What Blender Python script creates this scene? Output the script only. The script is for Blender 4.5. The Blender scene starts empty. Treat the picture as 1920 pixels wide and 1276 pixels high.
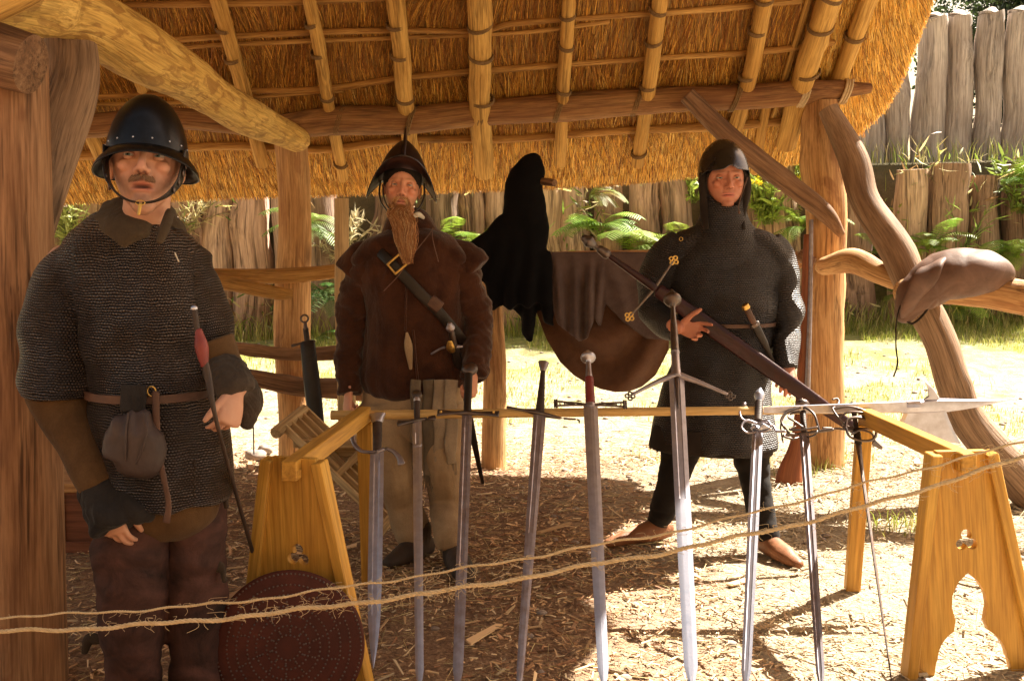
import bpy, math, random
import numpy as np
from mathutils import Vector, Matrix
random.seed(7); rng = np.random.default_rng(7)
scene = bpy.context.scene
col = scene.collection
R = math.radians
# ---------------------------------------------------------------- camera
F = 2000.0; PITCH = math.atan(215/2000); CH = 1.44
def W(px, py, Y):
    """point at world depth Y seen at photo pixel (px,py)"""
    cp, sp = math.cos(PITCH), math.sin(PITCH)
    a = (px-960)/F; b = (638-py)/F
    d = np.array([a, cp + b*sp, -sp + b*cp])
    d = d/d[1]*Y
    return np.array([d[0], d[1], d[2]+CH])
def G(px, py, z=0.0):
    cp, sp = math.cos(PITCH), math.sin(PITCH)
    a = (px-960)/F; b = (638-py)/F
    d = np.array([a, cp + b*sp, -sp + b*cp])
    t = (z-CH)/d[2]
    return np.array([d[0]*t, d[1]*t, z])
cam = bpy.data.cameras.new('camera'); camo = bpy.data.objects.new('camera', cam); col.objects.link(camo)
camo.location = (0, 0, CH); camo.rotation_euler = (math.pi/2-PITCH, 0, 0)
cam.sensor_width = 36; cam.lens = 2000/1920*36; cam.clip_end = 3000; cam.clip_start = 0.05
scene.camera = camo
# ---------------------------------------------------------------- helpers
def sn(p, seed=0, f=1.0, octs=3):
    """cheap smooth noise, p (N,3) -> (N,) about -1..1"""
    r = np.random.default_rng(seed); out = np.zeros(len(p)); amp = 1; tot = 0
    for o in range(octs):
        for k in range(4):
            kv = r.normal(size=3)*f*1.6; ph = r.uniform(0, 6.28)
            out += amp*np.sin(p@kv+ph); 
        tot += amp*2.2; amp *= .5; f *= 2.1
    return out/tot
def cr(pts, sub):
    """Catmull-Rom through rows of any width"""
    pts = np.asarray(pts, float); n = len(pts)
    if n == 2:
        t = np.linspace(0, 1, sub*1+1)[:, None]; return pts[0]*(1-t)+pts[1]*t
    P = np.vstack([2*pts[0]-pts[1], pts, 2*pts[-1]-pts[-2]]); out = []
    for i in range(n-1):
        p0, p1, p2, p3 = P[i:i+4]
        for k in range(sub):
            t = k/sub
            out.append(.5*((2*p1)+(-p0+p2)*t+(2*p0-5*p1+4*p2-p3)*t*t+(-p0+3*p1-3*p2+p3)*t**3))
    out.append(pts[-1]); return np.array(out)
class MB:
    def __init__(s): s.v = []; s.q = []; s.t = []; s.lc = []; s.c = []; s.n = 0; s.hascol = False
    def add(s, v, q=None, t=None, lc=None, c=None):
        v = np.asarray(v, float)
        s.v.append(v)
        if q is not None and len(q): s.q.append(np.asarray(q, int)+s.n)
        if t is not None and len(t): s.t.append(np.asarray(t, int)+s.n)
        s.lc.append(v.copy() if lc is None else np.asarray(lc, float))
        if c is None: c = (1, 1, 1)
        else: s.hascol = True
        c = np.asarray(c, float)
        if c.ndim == 1: c = np.tile(c, (len(v), 1))
        s.c.append(c); s.n += len(v); return s
    def mesh(s, name, origin=(0, 0, 0), smooth=True):
        v = np.vstack(s.v)-np.asarray(origin)
        q = np.vstack(s.q) if s.q else np.zeros((0, 4), int); t = np.vstack(s.t) if s.t else np.zeros((0, 3), int)
        me = bpy.data.meshes.new(name)
        me.vertices.add(len(v)); me.vertices.foreach_set('co', v.astype(np.float32).ravel())
        nl = q.size+t.size; me.loops.add(nl)
        me.loops.foreach_set('vertex_index', np.concatenate([q.ravel(), t.ravel()]).astype(np.int32))
        me.polygons.add(len(q)+len(t))
        ls = np.concatenate([np.arange(len(q))*4, len(q)*4+np.arange(len(t))*3]).astype(np.int32)
        me.polygons.foreach_set('loop_start', ls)
        me.update(calc_edges=True); me.validate()
        setlc(me, np.vstack(s.lc))
        if s.hascol: setcol(me, np.vstack(s.c))
        if smooth: me.shade_smooth()
        else: me.shade_flat()
        return me
def setlc(me, a):
    at = me.attributes.get('lc') or me.attributes.new('lc', 'FLOAT_VECTOR', 'POINT')
    at.data.foreach_set('vector', np.asarray(a, np.float32).ravel())
def setcol(me, a):
    at = me.attributes.get('vc') or me.attributes.new('vc', 'FLOAT_COLOR', 'POINT')
    a = np.hstack([a, np.ones((len(a), 1))]); at.data.foreach_set('color', a.astype(np.float32).ravel())
def getv(me):
    a = np.empty(len(me.vertices)*3, np.float32); me.vertices.foreach_get('co', a); return a.reshape(-1, 3).astype(float)
def getn(me):
    a = np.empty(len(me.vertices)*3, np.float32); me.vertex_normals.foreach_get('vector', a); return a.reshape(-1, 3).astype(float)
def putv(me, v):
    me.vertices.foreach_set('co', v.astype(np.float32).ravel()); me.update()
def thing(name, label, cat, loc, group=None):
    o = bpy.data.objects.new(name, None); col.objects.link(o); o.location = [float(c) for c in loc]
    o.empty_display_size = .1; tag(o, label, cat, group); return o
def tag(o, label, cat=None, group=None, kind=None):
    if label: o['label'] = label
    if cat: o['category'] = cat
    if group: o['group'] = group
    if kind: o['kind'] = kind
    return o
def wl(o):
    v = np.zeros(3)
    while o is not None: v = v+np.array(o.location); o = o.parent
    return v
def obj(name, mb, mat, parent=None, smooth=True, origin=None, autos=None, recalc=True):
    if parent is not None: og = wl(parent)
    else: og = np.zeros(3) if origin is None else np.asarray(origin, float)
    me = mb.mesh(name, og, smooth) if isinstance(mb, MB) else mb
    if recalc:
        import bmesh
        bm = bmesh.new(); bm.from_mesh(me); bmesh.ops.recalc_face_normals(bm, faces=bm.faces); bm.to_mesh(me); bm.free()
    o = bpy.data.objects.new(name, me); col.objects.link(o)
    me.materials.append(mat)
    if parent is not None: o.parent = parent
    else: o.location = [float(c) for c in og]
    if autos: sharp(me, autos)
    return o
def sharp(me, deg):
    me.shade_smooth()
    try: me.set_sharp_from_angle(angle=R(deg))
    except Exception: pass
def bake(o, mods):
    """apply a list of (type, dict) modifiers by evaluating"""
    for i, (ty, kw) in enumerate(mods):
        m = o.modifiers.new('m%d' % i, ty)
        for k, v in kw.items(): setattr(m, k, v)
    dg = bpy.context.evaluated_depsgraph_get(); dg.update()
    me = bpy.data.meshes.new_from_object(o.evaluated_get(dg), depsgraph=dg)
    mats = list(o.data.materials); old = o.data; o.modifiers.clear(); o.data = me; me.name = old.name
    if not me.materials: 
        for m in mats: me.materials.append(m)
    bpy.data.meshes.remove(old); return me
def remesh(o, vox, it=3, f=.5, smooth=True):
    me = bake(o, [('REMESH', dict(mode='VOXEL', voxel_size=vox, use_smooth_shade=True)), ('SMOOTH', dict(factor=f, iterations=it))])
    setlc(me, getv(me)+wl(o)); return me
def tube(mb, pts, rad, n=12, sub=6, side=None, rough=0., rf=6., cap='round', seed=None, lco=None, c=None, ovality=0., flatb=0.):
    pts = np.asarray(pts, float); rad = np.asarray(rad, float)
    if rad.ndim == 0: rad = np.full(len(pts), float(rad))
    if rad.ndim == 1: rad = np.stack([rad, rad], 1)
    A = cr(np.hstack([pts, rad]), sub) if sub > 1 else np.hstack([pts, rad])
    P = A[:, :3]; ra = np.maximum(A[:, 3], 1e-4); rb = np.maximum(A[:, 4], 1e-4); m = len(P)
    T = np.gradient(P, axis=0); T /= np.linalg.norm(T, axis=1)[:, None]+1e-12
    if cap == 'round':
        k = [.0, .38, .71, .92]
        e0 = [P[0]-T[0]*min(ra[0], rb[0])*math.sin(math.acos(min(1, q))) for q in k]; e1 = [P[-1]+T[-1]*min(ra[-1], rb[-1])*math.sin(math.acos(min(1, q))) for q in k[::-1]]
        q0 = [max(x, .02) for x in k]; q1 = q0[::-1]
    else:
        be = .96; e0 = [P[0]-T[0]*.0015, P[0]-T[0]*.001]; q0 = [.02, be]; e1 = [P[-1]+T[-1]*.001, P[-1]+T[-1]*.0015]; q1 = [be, .02]
    P2 = np.vstack([e0, P, e1]); T2 = np.vstack([[T[0]]*len(q0), T, [T[-1]]*len(q1)])
    ra2 = np.concatenate([ra[0]*np.array(q0), ra, ra[-1]*np.array(q1)]); rb2 = np.concatenate([rb[0]*np.array(q0), rb, rb[-1]*np.array(q1)])
    m = len(P2); Av = np.zeros((m, 3))
    if side is not None:
        s = np.asarray(side, float); Av = s-(T2@s)[:, None]*T2
    else:
        a = np.cross(T2[0], [0, 0, 1.]); 
        if np.linalg.norm(a) < .2: a = np.cross(T2[0], [0, 1., 0])
        for i in range(m):
            a = a-(a@T2[i])*T2[i]; a = a/np.linalg.norm(a); Av[i] = a
    Av /= np.linalg.norm(Av, axis=1)[:, None]; Bv = np.cross(T2, Av)
    th = np.arange(n)*2*math.pi/n; ct, st = np.cos(th), np.sin(th)
    s = np.concatenate([[0], np.cumsum(np.linalg.norm(np.diff(P2, axis=0), axis=1))])
    X = (ra2[:, None]*ct); Y_ = (rb2[:, None]*st)
    sd = random.randint(0, 9999) if seed is None else seed
    if rough:
        q = np.stack([X/np.maximum(ra2[:, None], 1e-4), Y_/np.maximum(rb2[:, None], 1e-4), np.repeat((s*rf)[:, None], n, 1)], 2).reshape(-1, 3)
        k = 1+rough*sn(q*.8, sd, 1., 3).reshape(m, n)
        if m > 14:
            rk = np.random.default_rng(sd+1); sr = np.maximum(ra2, .02).mean(); nk = max(1, int(s[-1]/(sr*5)))
            for _ in range(nk):
                s0 = rk.uniform(.05, .95)*s[-1]; a0 = rk.uniform(0, 6.28); am = rk.uniform(.8, 2.6)*min(rough, .1); wd = sr*rk.uniform(.35, .8)
                k = k+am*np.exp(-((s-s0)/wd)**2)[:, None]*np.exp(-((np.angle(np.exp(1j*(th-a0))))/.55)**2)[None]
        X = X*k; Y_ = Y_*k
    V = P2[:, None]+Av[:, None]*X[..., None]+Bv[:, None]*Y_[..., None]
    if lco is None: lco = np.array([random.uniform(-9, 9), random.uniform(-9, 9), random.uniform(-9, 9)])
    L = np.stack([X, Y_, np.repeat(s[:, None], n, 1)], 2)+lco
    i = np.arange(m-1)[:, None]*n; j = np.arange(n)[None]; j2 = (j+1) % n
    Q = np.stack([i+j, i+j2, i+n+j2, i+n+j], 2).reshape(-1, 4)
    Tt = [[0, k+1, k] for k in range(1, n-1)]+[[(m-1)*n, (m-1)*n+k, (m-1)*n+k+1] for k in range(1, n-1)]
    mb.add(V.reshape(-1, 3), Q, Tt, L.reshape(-1, 3), c); return mb
def box(mb, c, size, rot=None, lco=None, col_=None, bev=0.0):
    """bevelled box with local grain along its longest axis"""
    sx, sy, sz = np.asarray(size, float)/2; b = min(bev, sx*.9, sy*.9, sz*.9)
    vs = []; 
    for x in (-1, 1):
        for y in (-1, 1):
            for z in (-1, 1):
                vs += [(x*(sx-b), y*(sy-b), z*sz), (x*(sx-b), y*sy, z*(sz-b)), (x*sx, y*(sy-b), z*(sz-b))]
    vs = np.array(vs)
    def id(x, y, z, k): return ((x*2+y)*2+z)*3+k
    q = []; t = []
    q += [[id(0,0,z,0), id(1,0,z,0), id(1,1,z,0), id(0,1,z,0)] for z in (0, 1)]
    q += [[id(0,y,0,1), id(1,y,0,1), id(1,y,1,1), id(0,y,1,1)] for y in (0, 1)]
    q += [[id(x,0,0,2), id(x,1,0,2), id(x,1,1,2), id(x,0,1,2)] for x in (0, 1)]
    for x in (0, 1):
        for y in (0, 1): q.append([id(x,y,0,1), id(x,y,0,2), id(x,y,1,2), id(x,y,1,1)])
    for x in (0, 1):
        for z in (0, 1): q.append([id(x,0,z,0), id(x,0,z,2), id(x,1,z,2), id(x,1,z,0)])
    for y in (0, 1):
        for z in (0, 1): q.append([id(0,y,z,0), id(0,y,z,1), id(1,y,z,1), id(1,y,z,0)])
    for x in (0, 1):
        for y in (0, 1):
            for z in (0, 1): t.append([id(x,y,z,0), id(x,y,z,1), id(x,y,z,2)])
    L = vs.copy(); ax = int(np.argmax(size))
    if ax != 2: L[:, [ax, 2]] = L[:, [2, ax]]
    if lco is None: lco = rng.uniform(-9, 9, 3)
    M = np.eye(3) if rot is None else np.asarray(rot)
    mb.add(vs@M.T+np.asarray(c), q, t, L+lco, col_); return mb
def frame_from(d, hint):
    """3x3 with columns x=side, y=other, z=d"""
    d = np.asarray(d, float); d = d/np.linalg.norm(d); h = np.asarray(hint, float)
    x = h-(h@d)*d; x /= np.linalg.norm(x); y = np.cross(d, x); return np.stack([x, y, d], 1)
def beam(mb, a, b, w, h, hint=(1, 0, 0), bev=.003, ext=0):
    a = np.asarray(a, float); b = np.asarray(b, float); M = frame_from(b-a, hint)
    box(mb, (a+b)/2, (w, h, np.linalg.norm(b-a)+ext), M, bev=bev); return mb
def ell(mb, c, r, M=None, n=20, m=12, c_=None):
    c = np.asarray(c, float); r = np.asarray(r, float)*np.ones(3)
    ph = np.linspace(0, math.pi, m+1)[1:-1]; th = np.arange(n)*2*math.pi/n
    V = [[0, 0, 1]]+[[math.sin(p)*math.cos(t), math.sin(p)*math.sin(t), math.cos(p)] for p in ph for t in th]+[[0, 0, -1]]
    V = np.array(V)*r; q = []; t_ = []
    for i in range(m-2):
        for j in range(n): a = 1+i*n; q.append([a+j, a+n+j, a+n+(j+1) % n, a+(j+1) % n])
    for j in range(n): t_.append([0, 1+j, 1+(j+1) % n]); a = 1+(m-2)*n; t_.append([len(V)-1, a+(j+1) % n, a+j])
    L = V+rng.uniform(-5, 5, 3)
    if M is not None: V = V@np.asarray(M).T
    mb.add(V+c, q, t_, L, c_); return mb
def strands(mb, P, D, Ls, w, c, N=None):
    """tapered triangular prisms from P along D"""
    n = len(P); D = D/np.linalg.norm(D, axis=1)[:, None]
    if N is None: N = rng.normal(size=(n, 3))
    A = np.cross(D, N); A /= np.linalg.norm(A, axis=1)[:, None]+1e-9; B = np.cross(D, A)
    w = np.asarray(w)*np.ones(n); Ls = np.asarray(Ls)*np.ones(n); V = np.zeros((n, 6, 3))
    for k in range(3):
        a = k*2.094; off = A*math.cos(a)+B*math.sin(a)
        V[:, k] = P+off*w[:, None]*.5; V[:, 3+k] = P+D*Ls[:, None]+off*w[:, None]*.3
    b = (np.arange(n)*6)[:, None, None]; q = np.array([[0, 1, 4, 3], [1, 2, 5, 4], [2, 0, 3, 5]])[None]+b
    t = np.array([[0, 2, 1], [3, 4, 5]])[None]+b
    mb.add(V.reshape(-1, 3), q.reshape(-1, 4), t.reshape(-1, 3), None, np.repeat(c, 6, axis=0)); return mb
def flakes(mb, P, D, N, Ls, w, th, c):
    """thin bevel-less boards (wood chips): centre P, long axis D, normal N"""
    n = len(P); D = D/np.linalg.norm(D, axis=1)[:, None]; N = N-(N*D).sum(1)[:, None]*D; N /= np.linalg.norm(N, axis=1)[:, None]; A = np.cross(N, D)
    V = np.zeros((n, 8, 3)); k = 0
    for z in (-.5, .5):
        for x, y in ((-.5, -.4), (.5, -.25), (.45, .35), (-.4, .5)):
            V[:, k] = P+D*(x*Ls)[:, None]+A*(y*w)[:, None]+N*(z*th)[:, None]; k += 1
    b = (np.arange(n)*8)[:, None, None]; q = np.array([[3, 2, 1, 0], [4, 5, 6, 7], [0, 1, 5, 4], [1, 2, 6, 5], [2, 3, 7, 6], [3, 0, 4, 7]])[None]+b
    mb.add(V.reshape(-1, 3), q.reshape(-1, 4), None, None, np.repeat(c, 8, axis=0)); return mb
# ---------------------------------------------------------------- materials
class NT:
    def __init__(s, name):
        s.m = bpy.data.materials.new(name); s.m.use_nodes = True; s.t = s.m.node_tree; s.b = s.t.nodes['Principled BSDF']; s.out = s.t.nodes['Material Output']
    def n(s, ty, ins={}, **kw):
        nd = s.t.nodes.new(ty)
        for k, v in kw.items(): setattr(nd, k, v)
        for k, v in ins.items():
            if isinstance(v, bpy.types.NodeSocket): s.t.links.new(v, nd.inputs[k])
            else: nd.inputs[k].default_value = v
        return nd
    def l(s, a, b): s.t.links.new(a, b)
    def vec(s, scale, off=(0, 0, 0), attr='lc'):
        a = s.n('ShaderNodeAttribute', attribute_name=attr)
        return s.n('ShaderNodeMapping', {'Vector': a.outputs['Vector'], 'Scale': scale, 'Location': off}).outputs[0]
    def noise(s, v, scale, det=4, rough=.6, dist=0):
        return s.n('ShaderNodeTexNoise', {'Vector': v, 'Scale': scale, 'Detail': det, 'Roughness': rough, 'Distortion': dist}).outputs['Fac']
    def ramp(s, f, stops):
        r = s.n('ShaderNodeValToRGB', {'Fac': f}); e = r.color_ramp.elements
        while len(e) < len(stops): e.new(.5)
        for i, (p, c) in enumerate(stops):
            e[i].position = p; e[i].color = (*c, 1) if not isinstance(c, (int, float)) else (c, c, c, 1)
        return r.outputs[0]
    def mix(s, f, a, b, mode='MIX'):
        m = s.n('ShaderNodeMix', data_type='RGBA', blend_type=mode)
        for k, v in ((0, f), (6, a), (7, b)):
            if isinstance(v, bpy.types.NodeSocket): s.l(v, m.inputs[k])
            elif k == 0: m.inputs[0].default_value = v
            else: m.inputs[k].default_value = (*v, 1)
        return m.outputs[2]
    def math(s, op, a, b=0.):
        m = s.n('ShaderNodeMath', operation=op)
        for k, v in ((0, a), (1, b)):
            if isinstance(v, bpy.types.NodeSocket): s.l(v, m.inputs[k])
            else: m.inputs[k].default_value = v
        return m.outputs[0]
    def bump(s, h, st, dist, nrm=None):
        b = s.n('ShaderNodeBump', {'Height': h, 'Strength': st, 'Distance': dist})
        if nrm is not None: s.l(nrm, b.inputs['Normal'])
        return b.outputs[0]
    def fin(s, colr=None, rough=.7, nrm=None, metal=0, **kw):
        if colr is not None:
            if isinstance(colr, bpy.types.NodeSocket): s.l(colr, s.b.inputs['Base Color'])
            else: s.b.inputs['Base Color'].default_value = (*colr, 1)
        if isinstance(rough, bpy.types.NodeSocket): s.l(rough, s.b.inputs['Roughness'])
        else: s.b.inputs['Roughness'].default_value = rough
        if isinstance(metal, bpy.types.NodeSocket): s.l(metal, s.b.inputs['Metallic'])
        else: s.b.inputs['Metallic'].default_value = metal
        if nrm is not None: s.l(nrm, s.b.inputs['Normal'])
        for k, v in kw.items(): s.b.inputs[k.replace('_', ' ')].default_value = v
        return s.m
def wood(name, c1, c2, c3, sc=14, bump=.5, dist=.012, rough=.75, blotch=None, crack=.5, usevc=False, knots=True):
    t = NT(name); v = t.vec((1, 1, .13)); v2 = t.vec((1, 1, .025)); v3 = t.vec((1, 1, .5)); 
    n1 = t.noise(v, sc, 6, .7, .12); n2 = t.noise(v2, sc*2.6, 4, .7); n3 = t.noise(v3, 2.6, 3, .55)
    c = t.ramp(n1, [(.3, c1), (.5, c2), (.72, c3)])
    if blotch:
        nb = t.noise(t.vec((1, 1, .33)), blotch[0], 5, .6, .8); c = t.mix(t.ramp(nb, [(blotch[1], 0), (blotch[1]+.07, 1)]), c, blotch[2])
    c = t.mix(.42, c, t.ramp(n3, [(.3, c1), (.7, c3)]))
    cr_ = t.ramp(n2, [(.33, 0), (.42, 1)])
    n4 = t.noise(t.vec((1, 1, .04)), sc*6.5, 3, .7); n5 = t.noise(t.vec((1, 1, .05)), sc*.8, 4, .65, .5); n6 = t.noise(t.vec((1, 1, .3)), 5, 2, .5)
    c = t.mix(t.ramp(n4, [(.35, .62), (.6, 0)]), c, tuple(x*.62 for x in c1))
    dk = t.ramp(n5, [(.47, 0), (.495, 1), (.505, 1), (.53, 0)]); dk = t.math('MULTIPLY', dk, t.ramp(n6, [(.45, 0), (.6, 1)])); c = t.mix(t.math('MULTIPLY', dk, crack*.9), c, tuple(x*.18 for x in c1))
    c = t.mix(t.math('MULTIPLY', t.math('SUBTRACT', 1., cr_), crack), c, tuple(x*.28 for x in c1))
    if knots:
        vo = t.n('ShaderNodeTexVoronoi', {'Vector': t.vec((1, 1, .45)), 'Scale': 4.2}); k = t.ramp(vo.outputs['Distance'], [(.05, 1), (.17, 0)])
        c = t.mix(t.math('MULTIPLY', k, .65), c, tuple(x*.4 for x in c1))
    if usevc: c = t.mix(1., c, t.n('ShaderNodeAttribute', attribute_name='vc').outputs['Color'], 'MULTIPLY')
    h = t.math('ADD', t.math('MULTIPLY', n1, .5), t.math('MULTIPLY', cr_, .5)); h = t.math('ADD', h, t.math('MULTIPLY', n4, .35)); h = t.math('SUBTRACT', h, t.math('MULTIPLY', dk, crack*.8))
    return t.fin(c, rough, t.bump(h, bump, dist), Specular_IOR_Level=.25)
def cloth(name, c1, c2, sc=9, fine=260, rough=.95, bump=.4, sheen=.15, dist=.003, folds=0):
    t = NT(name); v = t.vec((1, 1, 1)); n1 = t.noise(v, sc, 5, .65, .3); n2 = t.noise(v, fine, 2, .6)
    c = t.ramp(n1, [(.3, c1), (.68, c2)]); c = t.mix(t.math('MULTIPLY', n2, .55), c, tuple(x*.45 for x in c1))
    h = n2; nr = t.bump(h, bump, dist)
    if folds:
        nf = t.noise(t.vec((1, 1, .45)), folds, 3, .5, 1.); nr = t.bump(nf, .6, .03, nr)
    m = t.fin(c, rough, nr); t.b.inputs['Sheen Weight'].default_value = sheen*.4; t.b.inputs['Specular IOR Level'].default_value = .12; return m
def mail(name, base, hole, ring=.009, bump=1., rough=.38, metal=.85):
    """rows of linked rings in metres along uv-like attribute muv (x around, y down)"""
    t = NT(name); a = t.n('ShaderNodeAttribute', attribute_name='muv'); sp = t.n('ShaderNodeSeparateXYZ', {0: a.outputs['Vector']})
    nz = t.noise(a.outputs['Vector'], 14, 3, .6); u = t.math('ADD', sp.outputs[0], t.math('MULTIPLY', nz, .006)); v = t.math('ADD', sp.outputs[1], t.math('MULTIPLY', nz, .02))
    vr = t.math('DIVIDE', v, ring*.85); row = t.math('FLOOR', vr); odd = t.math('MODULO', t.math('ABSOLUTE', row), 2.)
    uu = t.math('ADD', t.math('DIVIDE', u, ring), t.math('MULTIPLY', odd, .5))
    su = t.math('ABSOLUTE', t.math('SINE', t.math('MULTIPLY', uu, math.pi))); sv = t.math('ABSOLUTE', t.math('SINE', t.math('MULTIPLY', vr, math.pi)))
    h = t.math('ADD', t.math('MULTIPLY', t.math('MULTIPLY', su, sv), .75), t.math('MULTIPLY', sv, .45))
    nb = t.noise(a.outputs['Vector'], 9, 4, .6); c = t.mix(t.ramp(nb, [(.35, 0), (.65, 1)]), base, tuple(x*.62*k for x, k in zip(base, (1.15, .95, .75))))
    hh = t.ramp(h, [(.18, 0), (.6, 1)]); c = t.mix(hh, hole, c)
    return t.fin(c, rough, t.bump(h, bump, ring*.55), metal=t.math('MULTIPLY', hh, metal))
def metal(name, c, rough=.35, rust=None, bump=.15):
    t = NT(name); v = t.vec((1, 1, 1)); n = t.noise(v, 22, 5, .65); n2 = t.noise(t.vec((1, 1, .2)), 120, 3, .6)
    cc = t.mix(t.ramp(n, [(.35, 0), (.7, 1)]), c, tuple(x*.62 for x in c) if rust is None else rust)
    return t.fin(cc, t.math('ADD', t.math('MULTIPLY', n, .25), rough-.1), t.bump(n2, bump, .0015), metal=.95)
def leather(name, c1, c2, rough=.5, bump=.4, sc=8):
    t = NT(name); v = t.vec((1, 1, 1)); n = t.noise(v, sc, 6, .65, .6); n2 = t.noise(v, 150, 3, .6)
    return t.fin(t.ramp(n, [(.32, c1), (.68, c2)]), rough, t.bump(n2, bump, .002, t.bump(n, .3, .01)), Specular_IOR_Level=.28)
M_ = {}
M_['plate'] = wood('wall_plate_wood', (.13, .045, .018), (.27, .12, .045), (.46, .26, .10), 16)
M_['rafter'] = wood('rafter_wood', (.36, .17, .035), (.60, .34, .085), (.76, .50, .16), 16, crack=.6)
M_['batten'] = wood('batten_wood', (.28, .12, .03), (.50, .26, .07), (.66, .40, .13), 20, crack=.3)
M_['tie'] = wood('peeled_log_wood', (.50, .27, .06), (.72, .45, .12), (.84, .60, .21), 16, blotch=(21, .52, (.24, .09, .02)), crack=.35)
M_['postd'] = wood('dark_post_wood', (.17, .07, .032), (.34, .17, .083), (.52, .31, .17), 12, blotch=(5, .58, (.18, .06, .025)), crack=.9)
M_['post'] = wood('post_wood', (.30, .125, .045), (.55, .30, .12), (.78, .52, .26), 15, blotch=(7, .55, (.26, .09, .03)), crack=.6)
M_['barkp'] = wood('bark_pole_wood', (.11, .05, .026), (.24, .125, .065), (.42, .25, .14), 14, crack=.6)
M_['greyw'] = wood('weathered_brace_wood', (.15, .085, .05), (.30, .18, .11), (.46, .31, .2), 16, crack=.6)
M_['stake'] = wood('weathered_stake_wood', (.24, .14, .09), (.50, .34, .235), (.72, .53, .40), 7, bump=.9, dist=.03, crack=.7, usevc=True)
M_['stakel'] = wood('pale_stake_wood', (.30, .245, .215), (.50, .44, .40), (.72, .665, .62), 8, bump=.7, dist=.03, blotch=(5, .62, (.42, .32, .27)), crack=.45, usevc=True)
M_['oak'] = wood('planed_orange_wood', (.40, .175, .028), (.58, .30, .052), (.70, .42, .09), 11, bump=.15, dist=.003, rough=.45, crack=.25, knots=False)
M_['shaft'] = wood('pole_wood', (.50, .29, .09), (.66, .42, .16), (.74, .52, .24), 16, bump=.15, dist=.003, rough=.5, crack=.2, knots=False)
M_['pale'] = wood('pale_slat_wood', (.42, .26, .12), (.58, .40, .2), (.70, .52, .3), 14, bump=.2, dist=.003, crack=.3, knots=False)
M_['chest'] = wood('chest_wood', (.11, .035, .018), (.19, .065, .035), (.28, .11, .06), 10, bump=.2, rough=.55, crack=.3, knots=False)
M_['stock'] = wood('gunstock_wood', (.16, .045, .02), (.27, .085, .035), (.36, .13, .055), 9, bump=.1, dist=.002, rough=.35, crack=.15, knots=False)
M_['grip'] = leather('grip_leather', (.03, .02, .018), (.07, .045, .035), .5)
M_['redgrip'] = leather('red_grip_leather', (.13, .02, .02), (.22, .045, .04), .4)
M_['steel'] = metal('blade_steel', (.55, .55, .64), .36, rust=(.42, .40, .46))
M_['steeld'] = metal('dull_steel', (.36, .33, .37), .45, rust=(.26, .20, .19))
M_['black'] = metal('blackened_iron', (.035, .034, .037), .3, rust=(.024, .022, .022))
M_['iron'] = metal('dark_iron', (.14, .125, .12), .4, rust=(.13, .08, .06))
M_['brass'] = metal('brass', (.75, .47, .14), .35)
M_['helm2'] = metal('browned_steel', (.055, .042, .046), .34, rust=(.07, .045, .045))
M_['helm3'] = metal('grey_helmet_steel', (.095, .095, .11), .22, rust=(.055, .052, .06))
M_['belt'] = leather('belt_leather', (.055, .025, .018), (.12, .06, .04), .5)
M_['maroon'] = leather('maroon_scabbard_leather', (.018, .005, .006), (.042, .011, .011), .3)
M_['blk'] = leather('black_leather', (.012, .008, .0065), (.028, .019, .015), .4)
M_['pouch'] = leather('pouch_leather', (.030, .020, .019), (.072, .046, .041), .5)
M_['shoe'] = leather('shoe_leather', (.035, .024, .018), (.08, .05, .035), .6)
M_['shoeb'] = leather('brown_shoe_leather', (.16, .06, .025), (.28, .12, .055), .5)
M_['hide'] = leather('suede_hide', (.008, .0035, .003), (.085, .035, .027), .85, sc=7, bump=.6)
M_['bag'] = leather('tan_bag_leather', (.085, .042, .027), (.16, .085, .058), .6)
M_['shield'] = leather('shield_leather', (.036, .007, .004), (.080, .016, .009), .7, sc=6)
M_['gamb'] = cloth('brown_gambeson_cloth', (.070, .036, .016), (.135, .074, .033), folds=5)
M_['cuff'] = cloth('dark_blue_cuff_cloth', (.016, .0135, .0135), (.040, .034, .033), folds=14)
M_['cuffb'] = cloth('dark_brown_cuff_cloth', (.04, .03, .024), (.085, .06, .045), folds=14)
M_['collar'] = cloth('olive_collar_cloth', (.050, .032, .019), (.092, .064, .040), folds=9)
M_['jacket'] = cloth('russet_wool', (.032, .010, .0045), (.082, .028, .012), sc=14, fine=170, bump=.7, sheen=.5, folds=7)
M_['linen'] = cloth('beige_linen', (.30, .195, .11), (.46, .32, .19), folds=6)
M_['sash'] = cloth('striped_sash_cloth', (.25, .18, .12), (.42, .32, .22), folds=8)
M_['sashd'] = cloth('dark_sash_cloth', (.11, .08, .055), (.2, .15, .1), folds=8)
M_['white'] = cloth('cream_linen', (.5, .43, .34), (.65, .58, .48))
M_['hose'] = cloth('black_hose', (.010, .007, .006), (.020, .015, .013), fine=300)
M_['cloak'] = cloth('black_wool', (.003, .0025, .003), (.006, .005, .006), sheen=.02)
M_['blank'] = cloth('grey_brown_blanket', (.080, .050, .044), (.145, .095, .082), sheen=.35, fine=200)
M_['blank2'] = cloth('brown_blanket', (.085, .036, .018), (.15, .068, .035), sheen=.35, fine=200)
M_['coif'] = cloth('coif_padding_cloth', (.018, .012, .010), (.034, .024, .019))
M_['mail1'] = mail('brown_tinged_mail', (.135, .112, .108), (.010, .006, .0045), .0086, bump=1.1, rough=.31, metal=.9)
M_['mail3'] = mail('dark_mail', (.060, .054, .060), (.004, .003, .0025), .0105, bump=.8, rough=.5, metal=.8)
M_['rope'] = cloth('hemp_rope', (.52, .37, .20), (.74, .57, .36), sc=60, fine=400, bump=.6)
M_['tie_r'] = cloth('rafter_lashing', (.15, .085, .035), (.30, .18, .08), sc=60, fine=400)
M_['cordd'] = cloth('dark_cord', (.02, .014, .01), (.05, .03, .02))
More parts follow.
